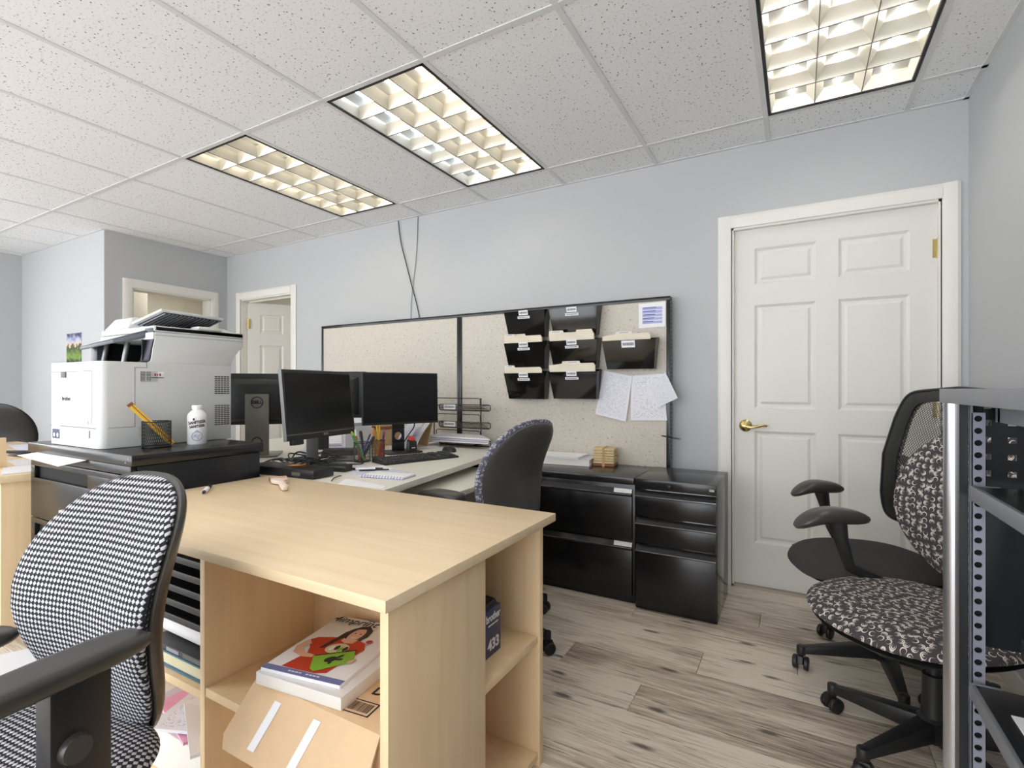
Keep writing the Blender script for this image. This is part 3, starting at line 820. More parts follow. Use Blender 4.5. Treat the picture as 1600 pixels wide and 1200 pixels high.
T = thing('binder', 'black folder with pale title blocks lying on top of the teal book', 'folder', (-1.45, .85, .411))
MB().box(-1.59, -1.31, .737, .94, .4115, .428).build('cover', black_plastic, T, bevel=.001)
MB().box(-1.50, -1.44, .7362, .7368, .415, .425).build('title_block', grey_ink, T); MB().box(-1.42, -1.33, .7362, .7368, .414, .426).build('title_block', vent_m, T)
solo(MB().box(-1.95, -1.31, .76, 1.02, .041, .16), 'paper_stack', book_page, 'tall white stack of papers under the left desk shelf, below loose sheets', 'papers', bevel=.003)
pp = [('white sheet of paper lowest in the pile beneath the left desk shelf', paper_b, 3), ('pink sheet of paper lying in the heap beneath the left desk shelf', pink_m, -14), ('white printed form on the paper heap beneath the left desk shelf', letter_m, 20), ('white envelope tilted on top of the paper heap beneath the left desk shelf', paper_m, -25)]
for k, (lb, mt, a) in enumerate(pp):
    cx, cy, z = -1.60+.07*k, .88-.012*k, .165+.016*k
    R = Matrix.Rotation(math.radians(a), 3, 'Z'); h = [(-.14, -.1), (.14, -.1), (.14, .1), (-.14, .1)]
    P4 = [Vector((cx, cy, z+.008*(i % 2)))+R @ Vector((q[0], q[1], 0)) for i, q in enumerate(h)]
    m = MB(); m.sheet(*P4, .008, (0, 0, 1)); solo(m, 'paper_sheet', mt, lb, 'paper', 'papers under the left desk shelf')

# things on the maple desk
T = thing('paintbrush', 'wide pale wooden brush with brown bristles lying on the maple desk', 'brush', (-1.86, 1.34, .74), math.radians(-30))
m = MB(); z = .012
m.add([], []); m.prism([(.0, -.03), (.035, -.032), (.06, -.016), (.085, -.011), (.19, -.013), (.21, -.009), (.21, .009), (.19, .013), (.085, .011), (.06, .016), (.035, .032), (0, .03)], 'z', .004, .020)
m.build('handle', wood_handle, T, bevel=.004, world=False)
MB().box(-.03, .004, -.031, .031, .001, .022).build('ferrule', M('brush_ferrule', (196, 160, 138), .5), T, bevel=.002, world=False)
MB().hexa([(-.075, -.033, .001), (-.03, -.03, .002), (-.03, .03, .002), (-.07, .034, .001)], [(-.075, -.033, .014), (-.03, -.03, .021), (-.03, .03, .021), (-.07, .034, .014)]).build('bristles', bristle_m, T, world=False, bevel=.002)
T = thing('marker', 'short white marker with black ends lying on the maple desk by the cabinet', 'marker', (-1.93, 1.085, .7485), math.radians(-38))
m = MB(); m.cyl((-.028, 0, 0), (.045, 0, 0), .008, n=14); m.build('barrel', white_print, T, world=False)
MB().cyl((-.075, 0, 0), (-.028, 0, 0), .0084, n=14).build('cap', lipst_m, T, world=False, bevel=.001); MB().cyl((.045, 0, 0), (.06, 0, 0), .0065, .005, 14).build('tail', lipst_m, T, world=False)

# ------------------------------------------------------------------ black lateral cabinet under the printer
T = thing('file_cabinet', 'black lateral file cabinet carrying the printer, left of the maple desk', 'cabinet', (-2.53, 1.15, 0))
X0, X1, Y0, Y1, H = -2.985, -2.075, .905, 1.40, .888
MB().box(X0, X1, Y0+.02, Y1, 0, H-.042).build('carcass', black_metal, T, bevel=.003)
MB().box(X0-.006, X1+.012, Y0-.006, Y1+.01, H-.040, H).build('top', black_metal_top, T, bevel=.004)
MB().box(X0+.01, X1-.01, Y0, Y0+.02, H-.075, H-.042).build('header_rail', black_metal, T, bevel=.002)
zz = H-.078
for k in range(3):
    zb = zz-.252
    d = MB(); d.box(X0+.012, X1-.012, Y0, Y0+.022, zb+.004, zz-.075).box(X0+.012, X1-.012, Y0, Y0+.022, zz-.022, zz)
    d.box(X0+.012, X0+.05, Y0, Y0+.022, zz-.075, zz-.022).box(X1-.35, X1-.012, Y0, Y0+.022, zz-.075, zz-.022)
    do = d.build('drawer', black_metal, T, bevel=.001)
    MB().box(X0+.05, X1-.35, Y0+.018, Y0+.024, zz-.075, zz-.022).build('recessed_pull', dark_gap, do)
    zz = zb
for q in range(2): MB().cyl((X1-.012-.02*q, Y0-.007, H-.012-.016*q), (X1-.012-.02*q, Y0-.004, H-.012-.016*q), .003, n=8).build('screw', chrome_m, T)
m = MB(); P4 = [Vector(p) for p in ((-2.99, .865, .833), (-2.50, .84, .826), (-2.42, .90, .848), (-2.90, .902, .848))]
m.sheet(*P4, .0012, (0, 0, 1)); solo(m, 'paper_sheet', paper_m, 'white sheet of paper poking out below the printer cabinet top', 'paper')

# ------------------------------------------------------------------ printer
T = thing('printer', 'large white office laser printer with flatbed scanner, standing on the black cabinet', 'printer', (-2.585, 1.18, .888))
XL_, XR_, YF, YK = -2.815, -2.362, .920, 1.445
B = MB(); r = .03
pl = [(XL_+.008, YF), (XR_-r, YF)]+[(XR_-r+r*math.sin(a*PI/12), YF+r-r*math.cos(a*PI/12)) for a in range(1, 7)]+[(XR_, YK), (XL_, YK), (XL_, YF+.008)]
B.prism(pl, 'z', .889, 1.236); B.build('body', printer_m, T, bevel=.004, ang=30)
B = MB(); B.prism([(1.083, 1.232), (1.10, 1.245), (1.108, 1.30), (1.118, 1.35), (1.116, 1.392), (1.505, 1.394), (1.505, 1.325), (1.485, 1.31), (1.445, 1.25), (1.445, 1.232)], 'x', XR_-.05, XR_); B.build('side_tower', printer_m, T, bevel=.003)
B = MB(); B.box(XL_, XR_-.05, 1.36, YK, 1.232, 1.335).box(XL_, XL_+.04, 1.10, YK, 1.232, 1.335); B.build('rear_tower', printer_m, T, bevel=.004)
B = MB(); B.box(XL_+.04, XR_-.05, 1.34, 1.36, 1.2365, 1.335).box(XL_+.04, XR_-.05, 1.08, 1.36, 1.2365, 1.239).box(XL_+.04, XL_+.045, 1.10, 1.36, 1.2365, 1.335).box(XR_-.056, XR_-.05, 1.09, 1.36, 1.2365, 1.335); B.build('output_cavity', printer_black, T)
B = MB(); B.prism([(1.078, 1.237), (1.092, 1.245), (1.102, 1.30), (1.112, 1.35), (1.110, 1.385), (1.122, 1.385), (1.124, 1.30), (1.115, 1.237)], 'x', XR_-.075, XR_-.004); B.build('dark_fascia', printer_dark, T, bevel=.003)
for xx in (XL_+.065, XL_+.255):
    MB().cyl((xx, 1.085, 1.237), (xx, 1.10, 1.33), .010, n=12).build('cavity_post', silver_m, T)
MB().box(XL_-.004, XL_+.055, 1.065, 1.10, 1.237, 1.335).build('side_fascia', printer_dark, T, bevel=.006)
B = MB(); B.hexa([(XL_-.012, 1.03, 1.300), (XR_-.16, 1.03, 1.318), (XR_-.06, 1.11, 1.345), (XL_-.012, 1.11, 1.332)], [(XL_-.012, 1.025, 1.315), (XR_-.16, 1.03, 1.336), (XR_-.06, 1.11, 1.378), (XL_-.012, 1.11, 1.348)])
B.build('control_panel', printer_dark, T, bevel=.003)
B = MB(); B.box(XL_-.02, XR_-.002, 1.108, 1.507, 1.335, 1.366); B.build('scanner_bed', printer_m, T, bevel=.004)
B = MB(); B.box(XL_-.02, XR_-.0, 1.112, 1.510, 1.370, 1.394); B.build('scanner_lid', printer_m, T, bevel=.004)
B = MB(); B.hexa([(XL_-.01, 1.115, 1.394), (-2.60, 1.115, 1.394), (-2.60, 1.44, 1.394), (XL_-.01, 1.44, 1.394)], [(XL_+.02, 1.15, 1.452), (-2.63, 1.15, 1.452), (-2.63, 1.42, 1.452), (XL_+.02, 1.42, 1.452)]); B.build('document_feeder', printer_m, T, bevel=.008)
# raised feeder tray, ribbed beneath
a, b_, c_, d_ = Vector((-2.60, 1.13, 1.412)), Vector((-2.395, 1.155, 1.462)), Vector((-2.395, 1.43, 1.452)), Vector((-2.60, 1.43, 1.408))
up = Vector((0, 0, .012))
tr = MB().hexa([a, b_, c_, d_], [p+up for p in (a, b_, c_, d_)]).build('feeder_tray', printer_m, T, bevel=.004)
m = MB(); e = Vector((0, 0, -.003)); lp = lambda p, q, t_: p+(q-p)*t_
lo = [lp(a, d_, .06)+e+(b_-a)*.06, lp(b_, c_, .05)+e-(b_-a)*.03, lp(b_, c_, .97)+e-(b_-a)*.03, lp(a, d_, .97)+e+(b_-a)*.06]
m.hexa(lo, [p+Vector((0,0,.002)) for p in lo]); m.build('tray_underside', printer_dark, tr)
m = MB()
for k in range(15):
    t0 = .02+k*.066; p0, p1 = lp(lo[0], lo[3], t0), lp(lo[1], lo[2], t0); p2, p3 = lp(lo[1], lo[2], t0+.014), lp(lo[0], lo[3], t0+.014)
    m.hexa([p+Vector((0,0,-.005)) for p in (p0, p1, p2, p3)], [p0, p1, p2, p3])
o = m.build('tray_ribs', silver_m, tr); 
MB().box(-2.42, -2.355, 1.29, 1.40, 1.394, 1.408).build('tray_stopper', printer_m, T, bevel=.003)
MB().hexa([(-2.60, 1.40, 1.394), (-2.40, 1.40, 1.394), (-2.40, 1.49, 1.394), (-2.60, 1.49, 1.394)], [(-2.58, 1.40, 1.415), (-2.42, 1.40, 1.415), (-2.42, 1.44, 1.415), (-2.58, 1.44, 1.415)]).build('lid_hump', printer_m, T, bevel=.004)
# seams, vents, badges
f = YF-.0006
m = MB(); m.box(XL_+.01, XR_-.06, f, f+.001, 1.196, 1.1985).box(XR_-.065, XR_-.0625, f, f+.001, .985, 1.196).box(XL_+.005, XR_-.03, f, f+.001, .968, .9715); m.build('front_seams', printer_line, T)
xs_ = XR_+.0006
m = MB(); m.box(xs_-.001, xs_, 1.04, 1.042, .972, 1.215).box(xs_-.001, xs_, 1.04, 1.085, 1.213, 1.215).box(xs_-.001, xs_, 1.083, 1.085, 1.215, 1.236).box(xs_-.001, xs_, .95, 1.042, .970, .972)
m.box(xs_-.001, xs_, 1.115, 1.505, 1.367, 1.3695).box(xs_-.001, xs_, 1.115, 1.505, 1.353, 1.3545); m.build('side_seams', printer_line, T)
def louvers(y0, y1, z0, z1, rows, cols, mat=vent_m):
    m = MB(); dz = (z1-z0)/rows; dy = (y1-y0)/cols
    for i in range(rows):
        for j in range(cols): m.box(xs_-.001, xs_+.0004, y0+j*dy+dy*.1, y0+(j+1)*dy-dy*.1, z0+i*dz+dz*.2, z0+i*dz+dz*.72)
    return m.build('vent', mat, T)
louvers(1.365, 1.436, 1.10, 1.187, 9, 5, M('vent_dark', (58, 58, 54), .7)); louvers(1.365, 1.436, .955, 1.052, 11, 5, M('vent_dark2', (70, 70, 66), .7))
louvers(1.052, 1.134, 1.155, 1.200, 8, 1, M('vent_light', (176, 178, 174), .7)); louvers(1.06, 1.078, 1.157, 1.198, 10, 2); louvers(1.083, 1.10, 1.157, 1.198, 10, 2)
louvers(1.045, 1.135, .928, .97, 8, 1, bpy.data.materials['vent_light']); louvers(1.095, 1.112, .93, .968, 9, 2); louvers(1.116, 1.133, .93, .968, 9, 2)
lettering('brother', .026, T, ink_m, (-2.655, f-.0002, 1.085), (1, 0, 0), (0, 0, 1))
m = MB(); m.box(-2.70, -2.655, f-.004, f, 1.172, 1.196); m.build('latch', vent_m, T, bevel=.001)
m = MB(); m.box(-2.79, -2.72, f-.0003, f, .915, .955); st = m.build('sticker', M('sticker_navy', (54, 56, 90), .5), T)
for q in range(2): MB().lathe([(.009, 0), (.009, .001)], n=14).build('sticker_mark', white_print, st, world=False).matrix_basis = Matrix.Translation((-2.77+.033*q+2.585, f-.0005-1.18, .93-.888)) @ Matrix.Rotation(PI/2, 4, 'X')
MB().add([(-2.80, f-.0006, .972), (-2.71, f-.0006, .972), (-2.74, f-.0006, .957), (-2.77, f-.0006, .957)], [(0,3,2,1)]).build('sticker_top', white_print, st)
MB().box(-2.45, -2.44, f-.0005, f, .93, .96).build('tray_mark', vent_m, T); MB().box(-2.458, -2.454, f-.0005, f, .985, .998).build('tray_mark', vent_m, T)
MB().box(xs_-.001, xs_+.0004, 1.1, 1.150, 1.172, 1.197).build('flag_label', white_print, T, bevel=.0003); 
m = MB(); m.box(xs_, xs_+.0007, 1.113, 1.118, 1.179, 1.191).box(xs_, xs_+.0007, 1.132, 1.137, 1.179, 1.191).box(xs_, xs_+.0007, 1.123, 1.127, 1.182, 1.188); m.build('flag_mark', M('flag_red', (176, 40, 44), .5), T)
MB().box(xs_, xs_+.0007, 1.10, 1.150, 1.172, 1.175).build('flag_base', ink_m, T)

# things beside the printer
c0 = at(262, 699, z=.889)
T = thing('pencil_cup', 'round black wire mesh pencil cup standing on the cabinet beside the printer', 'cup', (-2.285, 1.085, .888))
def mesh_cup(T, r, h, n=40, rows=16, mat=mesh_m, oval=1):
    m = MB()
    for k in range(n):
        g = 2*PI*k/n; 
        for s_ in (1, -1):
            pts = [(r*math.cos(g+s_*.5*q/4)*oval, r*math.sin(g+s_*.5*q/4), .004+(h-.006)*q/4) for q in range(5)]
            m.tube(pts, .0009, 3, cap=False)
    o = m.build('mesh_wall', mat, T, world=False); 
    rg = lambda z, rr=.0022: MB().tube([(r*math.cos(2*PI*k/28)*oval, r*math.sin(2*PI*k/28), z) for k in range(28)], rr, 6, closed=True)
    rg(h).build('rim', black_metal, T, world=False); 
    b = rg(.004); b.lathe([(r*.98, .001), (r*.98, .004)], n=28); b.build('bottom', black_metal, T, world=False)
mesh_cup(T, .05, .105, n=46, mat=black_plastic)
m = MB(); p0, p1 = Vector((-2.262, 1.135, .897)), Vector((-2.335, 1.01, 1.065)); dv = (p1-p0)
T = thing('ruler', 'yellow wooden ruler leaning in the mesh cup beside the printer', 'ruler', (-2.26, 1.12, .895))
sd = dv.cross(Vector((-.5, .0, -.2))).normalized()*.011; fd = dv.cross(sd).normalized()*.0025
m.hexa([p0-sd-fd, p0+sd-fd, p0+sd+fd, p0-sd+fd], [p1-sd-fd, p1+sd-fd, p1+sd+fd, p1-sd+fd]); m.build('body', yellow_m, T, bevel=.0008)
m = MB(); e = fd.normalized()*.0002
for q in (-1, 1): m.hexa([p0-sd*.3-fd*1.05*q, p0+sd*.05-fd*1.05*q, p0+sd*.05-fd*1.0*q, p0-sd*.3-fd*1.0*q], [p1-sd*.3-fd*1.05*q, p1+sd*.05-fd*1.05*q, p1+sd*.05-fd*1.0*q, p1-sd*.3-fd*1.0*q])
m.build('dark_line', brown_m, T)
m = MB(); q0 = p0+dv*.955; m.hexa([q0-sd*1.03-fd*1.2, q0+sd*1.03-fd*1.2, q0+sd*1.03+fd*1.2, q0-sd*1.03+fd*1.2], [p1-sd-fd*1.2+dv*.01, p1+sd-fd*1.2+dv*.01, p1+sd+fd*1.2+dv*.01, p1-sd+fd*1.2+dv*.01]); m.build('end_cap', brown_m, T)
T = thing('sanitizer_bottle', 'white plastic hand sanitizer bottle standing on the cabinet beside the printer', 'bottle', (-2.262, 1.232, .888))
MB().lathe([(.0, .0), (.034, .0), (.037, .004), (.037, .118), (.034, .130), (.022, .143), (.017, .147), (.017, .150)], n=28).build('body', bottle_m, T, world=False)
MB().lathe([(.0195, .1505), (.0195, .164), (.017, .167), (0, .167)], n=24).build('cap', white_print, T, world=False)
ctr = Vector((-2.262, 1.232, 0)); vd = Vector((-ctr.x, -ctr.y, 0)).normalized(); rd = Vector((-vd.y, vd.x, 0))
def onb(txt, size, z, dx=0, bold=.0004):
    p = ctr+vd*.0372+rd*dx; lettering(txt, size, T, ink_m, (p.x, p.y, .888+z), rd+Vector((0, 0, .12)), Vector((0, 0, 1))-rd*.12, sx=.8, bold=bold)
onb('SANITIZER', .0165, .095, bold=.0007); onb('SANITIZER', .0145, .078, bold=.0006)
p = ctr+vd*.0376
m = MB(); m.tube([p+rd*.019*math.cos(2*PI*k/20)+Vector((0, 0, .888+.036+.019*math.sin(2*PI*k/20))) for k in range(20)], .0009, 5, closed=True)
m.tube([p-rd*.012+Vector((0,0,.888+.03)), p-rd*.003+Vector((0,0,.888+.045)), p+rd*.003+Vector((0,0,.888+.036)), p+rd*.012+Vector((0,0,.888+.042))], .0008, 5)
m.tube([p-rd*.012+Vector((0,0,.888+.042)), p+rd*.006+Vector((0,0,.888+.026))], .0008, 5); m.tube([p-rd*.006+Vector((0,0,.888+.055)), p+Vector((0,0,.888+.062)), p+rd*.006+Vector((0,0,.888+.055))], .0009, 5); m.build('emblem', blue_ink, T)
m = MB(); q = ctr+vd*.0355-rd*.013; m.box(q.x-.006, q.x+.006, q.y-.001, q.y+.001, .888+.103, .888+.113); m.build('brand_patch', lipst_m, T)

# ------------------------------------------------------------------ cabinets by the wall
T = thing('lateral_file', 'wide low black lateral file with two drawers, in front of the grey partition', 'cabinet', (-1.20, 2.82, 0))
X0, X1, Y0, Y1, H = -1.66, -.742, 2.60, 3.035, .660
MB().box(X0, X1, Y0+.02, Y1, 0, H-.036).build('carcass', black_metal, T, bevel=.002)
MB().box(X0, X1, Y0-.004, Y1, H-.036, H).build('top', black_metal_top, T, bevel=.003)
for za, zb in ((.335, .585), (.045, .305)):
    d = MB().box(X0+.01, X1-.012, Y0, Y0+.02, za, zb-.02).build('drawer', black_metal, T, bevel=.0015)
    MB().prism([(Y0-.012, zb-.022), (Y0+.004, zb-.022), (Y0+.018, zb+.012), (Y0+.014, zb+.014), (Y0-.002, zb-.012), (Y0-.012, zb-.012)], 'x', X0+.01, X1-.012).build('pull_rail', M('pull_metal', (50, 50, 52), .25, metal=.4) if 'pull_metal' not in bpy.data.materials else bpy.data.materials['pull_metal'], d)
    MB().box(X0+.01, X1-.012, Y0-.0125, Y0-.009, zb-.0125, zb-.0095).build('edge_highlight', chrome_m, d)  # bright silver strip standing in for the highlight along the pull
    MB().hexa([(X1-.11, Y0-.001, zb-.012), (X1-.013, Y0-.001, zb-.012), (X1-.013, Y0+.004, zb-.012), (X1-.11, Y0+.004, zb-.012)], [(X1-.11, Y0+.010, zb+.014), (X1-.013, Y0+.010, zb+.014), (X1-.013, Y0+.014, zb+.014), (X1-.11, Y0+.014, zb+.014)]).build('label_card', white_print, d)
T = thing('drawer_pedestal', 'narrow black drawer pedestal with three drawers, beside the white door', 'cabinet', (-.53, 2.78, 0))
X0, X1, Y0, Y1, H = -.728, -.335, 2.562, 3.0, .668
MB().box(X0, X1, Y0+.02, Y1, 0.0, H-.05).build('carcass', M('black_gloss_metal', (24, 24, 26), .1, spec=.7), T, bevel=.002)
MB().box(X0, X1, Y0-.002, Y1, H-.052, H).build('top', black_metal_top, T, bevel=.004)
MB().lathe([(.008, 0), (.008, .003), (.005, .004)], n=14).build('lock', bezel_m, T, world=False).matrix_basis = Matrix.Translation((-.025, Y0-.002-2.78, H-.028)) @ Matrix.Rotation(PI/2, 4, 'X')
m = MB()
for q in (-1, 1): m.tube([(X1-.022+q*.005+.005*math.cos(2*PI*k/12), Y0-.0035, H-.028+.004*math.sin(2*PI*k/12)) for k in range(12)], .0014, 5, closed=True)
m.build('emblem', white_print, T)
for za, zb in ((.478, .590), (.342, .450), (.015, .312)):
    d = MB().box(X0+.004, X1-.004, Y0, Y0+.02, za, zb-.012).build('drawer', black_metal, T, bevel=.0015)
    MB().prism([(Y0-.006, zb-.016), (Y0+.002, zb-.016), (Y0+.018, zb+.014), (Y0+.018, zb+.018), (Y0-.006, zb-.010)], 'x', X0+.004, X1-.004).build('pull_rail', bpy.data.materials['pull_metal'], d)
    MB().box(X0+.004, X1-.004, Y0-.0068, Y0-.004, zb-.0115, zb-.009).build('edge_highlight', chrome_m, d)  # highlight on the pull edge, put in as a bright strip
# books on the lateral file
def stack_book(name, label, x0, x1, y0, y1, z0, z1, rot, mat, cat='catalogue', group=None):
    cx, cy = (x0+x1)/2, (y0+y1)/2
    T = thing(name, label, cat, (cx, cy, z0), rot, group); w_, l_, h_ = (x1-x0)/2, (y1-y0)/2, z1-z0
    MB().box(-w_+.002, w_-.002, -l_+.002, l_-.002, .0015, h_-.0015).build('pages', book_page, T, world=False)
    MB().box(-w_, w_, -l_, l_, 0, .0015).box(-w_, w_, -l_, l_, h_-.0015, h_).box(-w_, -w_+.002, -l_, l_, .0015, h_-.0015).build('cover', mat, T, world=False)
stack_book('catalog', 'thick white catalogue at the bottom of the heap on the lateral file', -1.42, -1.09, 2.83, 3.03, .661, .700, .10, paper_b)
stack_book('catalog', 'thin white booklet lying upon the thick catalogue on the lateral file', -1.46, -1.15, 2.82, 3.02, .701, .713, .06, paper_m)
T = thing('chequebook_bundle', 'small bundle of cream cheque books held by a band, on the lateral file', 'bundle', (-1.02, 2.955, .660), .12)
for k in range(7): 
    MB().box(-.065+.003*(k % 3), .065-.002*(k % 2), -.055, .055, .001+k*.0155, .014+k*.0155).build('cheque_book', seam_m if k else brown_m, T, world=False, bevel=.001)
MB().box(-.007, .007, -.0565, .0565, .0, .111).build('band', card_edge, T, world=False)

# ------------------------------------------------------------------ partitions
def partition(name, label, x0, x1, y0):
    T = thing(name, label, 'partition', ((x0+x1)/2, y0+.025, 0), 0, 'fabric partitions along the wall')
    MB().box(x0+.022, x1-.022, y0, y0+.05, .06, 1.648).build('fabric_panel', fabric_part, T)
    MB().box(x0, x1, y0-.005, y0+.055, 1.648, 1.672).build('top_rail', black_metal, T, bevel=.002)
    for a in (x0, x1-.022): MB().box(a, a+.022, y0-.005, y0+.055, 0, 1.648).build('side_rail', black_metal, T, bevel=.002)
    MB().box(x0+.022, x1-.022, y0, y0+.05, 0, .06).build('base_rail', black_metal, T)
    return T
PY = 3.05
partition('partition_panel', 'beige fabric partition with a bare upper surface, behind the monitors', -3.655, -2.172, PY+.005)
pr = partition('partition_panel', 'beige fabric partition hung with black file pockets and papers', -2.168, -.655, PY)
m = MB()
for k in range(40): m.box(-.6545, -.654, PY+.01, PY+.02, .70+k*.024, .712+k*.024)
m.build('slotted_strip', silver_m, pr)
# cables from the ceiling
def cable(name, label, pts, r, mat):
    P_ = [Vector(p) for p in pts]; out = []
    for i in range(len(P_)-1):
        p0, p1, p2, p3 = P_[max(i-1, 0)], P_[i], P_[i+1], P_[min(i+2, len(P_)-1)]
        for q in range(8):
            t_ = q/8; out.append(.5*((2*p1)+(-p0+p2)*t_+(2*p0-5*p1+4*p2-p3)*t_*t_+(-p0+3*p1-3*p2+p3)*t_**3))
    out.append(P_[-1]); m = MB(); m.tube(out, r, 6); return solo(m, name, mat, label, 'cable')
cable('cable', 'thin black cable running from the ceiling to behind the bare partition', [(-2.832, 3.125, 2.49), (-2.80, 3.125, 2.30), (-2.70, 3.125, 1.98), (-2.615, 3.125, 1.70), (-2.56, 3.128, 1.3)], .0035, black_plastic)
cable('cable', 'pale grey cable hanging straight beside the thin black one', [(-2.63, 3.129, 2.49), (-2.645, 3.129, 2.2), (-2.69, 3.129, 1.9), (-2.705, 3.129, 1.70), (-2.71, 3.129, 1.3)], .003, silver_m)

# file pockets
def pocket(x0, x1, zt, label, cards=True, rows2=True):
    T = thing('file_pocket', label, 'file pocket', ((x0+x1)/2, PY, zt-.17), 0, 'black file pockets on the partition')
    h = .172; yb = PY-.002; yf0, yf1 = PY-.095, PY-.06; zb = zt-h; ins = .022; th = .003
    m = MB()
    m.hexa([(x0+ins, yf1-th, zb), (x1-ins, yf1-th, zb), (x1-ins, yf1, zb), (x0+ins, yf1, zb)], [(x0, yf0-th, zt), (x1, yf0-th, zt), (x1, yf0, zt), (x0, yf0, zt)])
    m.hexa([(x0+ins, yf1, zb), (x1-ins, yf1, zb), (x1-ins, yb, zb), (x0+ins, yb, zb)], [(x0+ins, yf1, zb+th), (x1-ins, yf1, zb+th), (x1-ins, yb, zb+th), (x0+ins, yb, zb+th)])
    m.hexa([(x0+ins, yb-th, zb), (x1-ins, yb-th, zb), (x1-ins, yb, zb), (x0+ins, yb, zb)], [(x0, yb-th, zt+.015), (x1, yb-th, zt+.015), (x1, yb, zt+.015), (x0, yb, zt+.015)])
    for a, b_ in ((x0, 1), (x1, -1)):
        m.hexa([(a+ins*b_, yf1, zb), (a+ins*b_+th, yf1, zb), (a+ins*b_+th, yb, zb), (a+ins*b_, yb, zb)], [(a, yf0, zt), (a+th*b_, yf0, zt), (a+th*b_, yb, zt+.015), (a, yb, zt+.015)])
    m.build('tray', acrylic_m, T, bevel=.0008, seg=1)
    xc = (x0+x1)/2-.005
    def card(xa, xb, za, zb_, mt=tag_m):
        f = lambda z: yf0-th+(zt-z)/h*(yf1-yf0)-.001
        m = MB(); m.sheet((xa, f(za), za), (xb, f(za), za), (xb, f(zb_), zb_), (xa, f(zb_), zb_), .0006, (0, -1, 0)); m.build('label_card', mt, T)
    if rows2: card(xc-.034, xc+.034, zt-.028, zt+.003); card(xc-.045, xc+.045, zt-.05, zt-.034)
    else: card(xc-.036, xc+.045, zt-.045, zt-.004)
    return T
def folder(x0, x1, z0, z1, y0, tabs, label, lean=.0, mat=manila_m):
    T = thing('file_folder', label, 'folder', ((x0+x1)/2, y0, z0), 0, 'manila folders in the file pockets')
    def sheet(yy, tab, name):
        pl = [(x0+.012, z0), (x1-.012, z0), (x1, z1-.015), (x1-.01, z1)]
        a, b_ = tab; pl += [(x0+(x1-x0)*b_+.006, z1), (x0+(x1-x0)*b_, z1+.014), (x0+(x1-x0)*a, z1+.014), (x0+(x1-x0)*a-.006, z1)] if a > .02 else [(x0+(x1-x0)*b_+.006, z1), (x0+(x1-x0)*b_, z1+.014), (x0+.006, z1+.014)]
        pl += [(x0, z1-.01)]
        m = MB(); m.prism(pl, 'y', yy, yy+.0012)
        m.v = [Vector((p.x, p.y-(p.z-z0)*.23, p.z)) for p in m.v]
        return m.build(name, mat, T)
    for k, tb in enumerate(tabs):
        o = sheet(y0+k*.010, tb, 'leaf')
        if k == 0:
            a, b_ = tb; m = MB(); xa, xb = x0+(x1-x0)*a+.012, x0+(x1-x0)*b_-.012
            m.sheet((xa, y0-.0006, z1+.001), (xb, y0-.0006, z1+.001), (xb, y0-.0006, z1+.012), (xa, y0-.0006, z1+.012), .0005, (0, -1, 0)); m.v = [Vector((p.x, p.y-(p.z-z0)*.23, p.z)) for p in m.v]; m.build('tab_label', tag_m, T)
cA, cB, cC = (-1.735, -1.428), (-1.402, -1.072), (-1.042, -.716)
pocket(*cA, 1.640, 'empty black file pocket at the top left of the seven'); pocket(*cB, 1.636, 'empty black file pocket in the top row, right-hand one of the two')
pocket(*cA, 1.430, 'black file pocket in the left column, second from the top'); pocket(*cB, 1.430, 'black file pocket in the middle column, second from the top')
pocket(*cA, 1.228, 'black file pocket lowest in the left column'); pocket(*cB, 1.232, 'black file pocket lowest in the middle column, beside the pinned papers')
pocket(*cC, 1.415, 'single black file pocket hanging apart on the right, above pinned papers', rows2=False)
folder(cA[0]+.006, cA[1]-.02, 1.27, 1.474, PY-.056, [(.0, .3), (.25, .55)], 'manila folder standing in the middle-row left pocket')
folder(cB[0]+.006, cB[1]-.02, 1.27, 1.480, PY-.056, [(.02, .33), (.62, .95)], 'manila folder standing in the middle-row right pocket')
folder(cA[0]+.006, cA[1]-.02, 1.07, 1.266, PY-.056, [(.0, .28)], 'manila folder standing in the bottom left pocket')
folder(cB[0]+.006, cB[1]-.012, 1.07, 1.284, PY-.056, [(.38, .68), (.3, .6)], 'manila folder with a long tab standing in the bottom pocket beside the papers')
folder(cC[0]+.004, cC[1]-.03, 1.26, 1.452, PY-.056, [(.3, .62)], 'manila folder standing in the single right-hand pocket')
# pinned papers
def pinned(label, pts, y, mat, name='paper_sheet', bend=0):
    P_ = [Vector((p[0], y+(p[2] if len(p) > 2 else 0), p[1])) for p in pts]
    m = MB(); m.sheet(*P_, .0012, (0, -1, 0)); return solo(m, name, mat, label, 'paper', 'papers pinned to the partition')
def px(u, v, y): p = at(u, v, y=y); return (p.x, p.z)
yp = PY-.010
pinned('printed white letter hanging askew, leftmost of the pinned papers', [px(930, 647, yp), px(978, 659, yp), px(988, 588, yp), px(944, 579, yp)], yp, list_m)
pinned('printed white letter hanging straight, in the middle of the pinned papers', [px(985, 657, yp)+(0,), px(1042, 657, yp), px(1035, 584, yp), px(986, 587, yp)], yp+.004, letter_m)
pinned('small printed sheet tilted across the partition edge, rightmost of the pinned papers', [px(1028, 637, yp-.006), px(1059, 622, yp-.006), px(1040, 582, yp-.006), px(1010, 604, yp-.006)], yp-.008, list_m)
T = thing('notice_sheet', 'white notice with blue table rows, pinned in the partition upper right corner', 'notice', (-.755, PY-.004, 1.49))
Q = [px(998, 513, PY-.004), px(1040, 510, PY-.004), px(1040, 471, PY-.004), px(998, 475, PY-.004)]
m = MB(); m.sheet(*[(q[0], PY-.004, q[1]) for q in Q], .001, (0, -1, 0)); m.build('sheet', paper_m, T)
xa, xb, za, zb = Q[0][0]+.022, Q[1][0]-.02, Q[0][1]+.022, Q[3][1]-.022
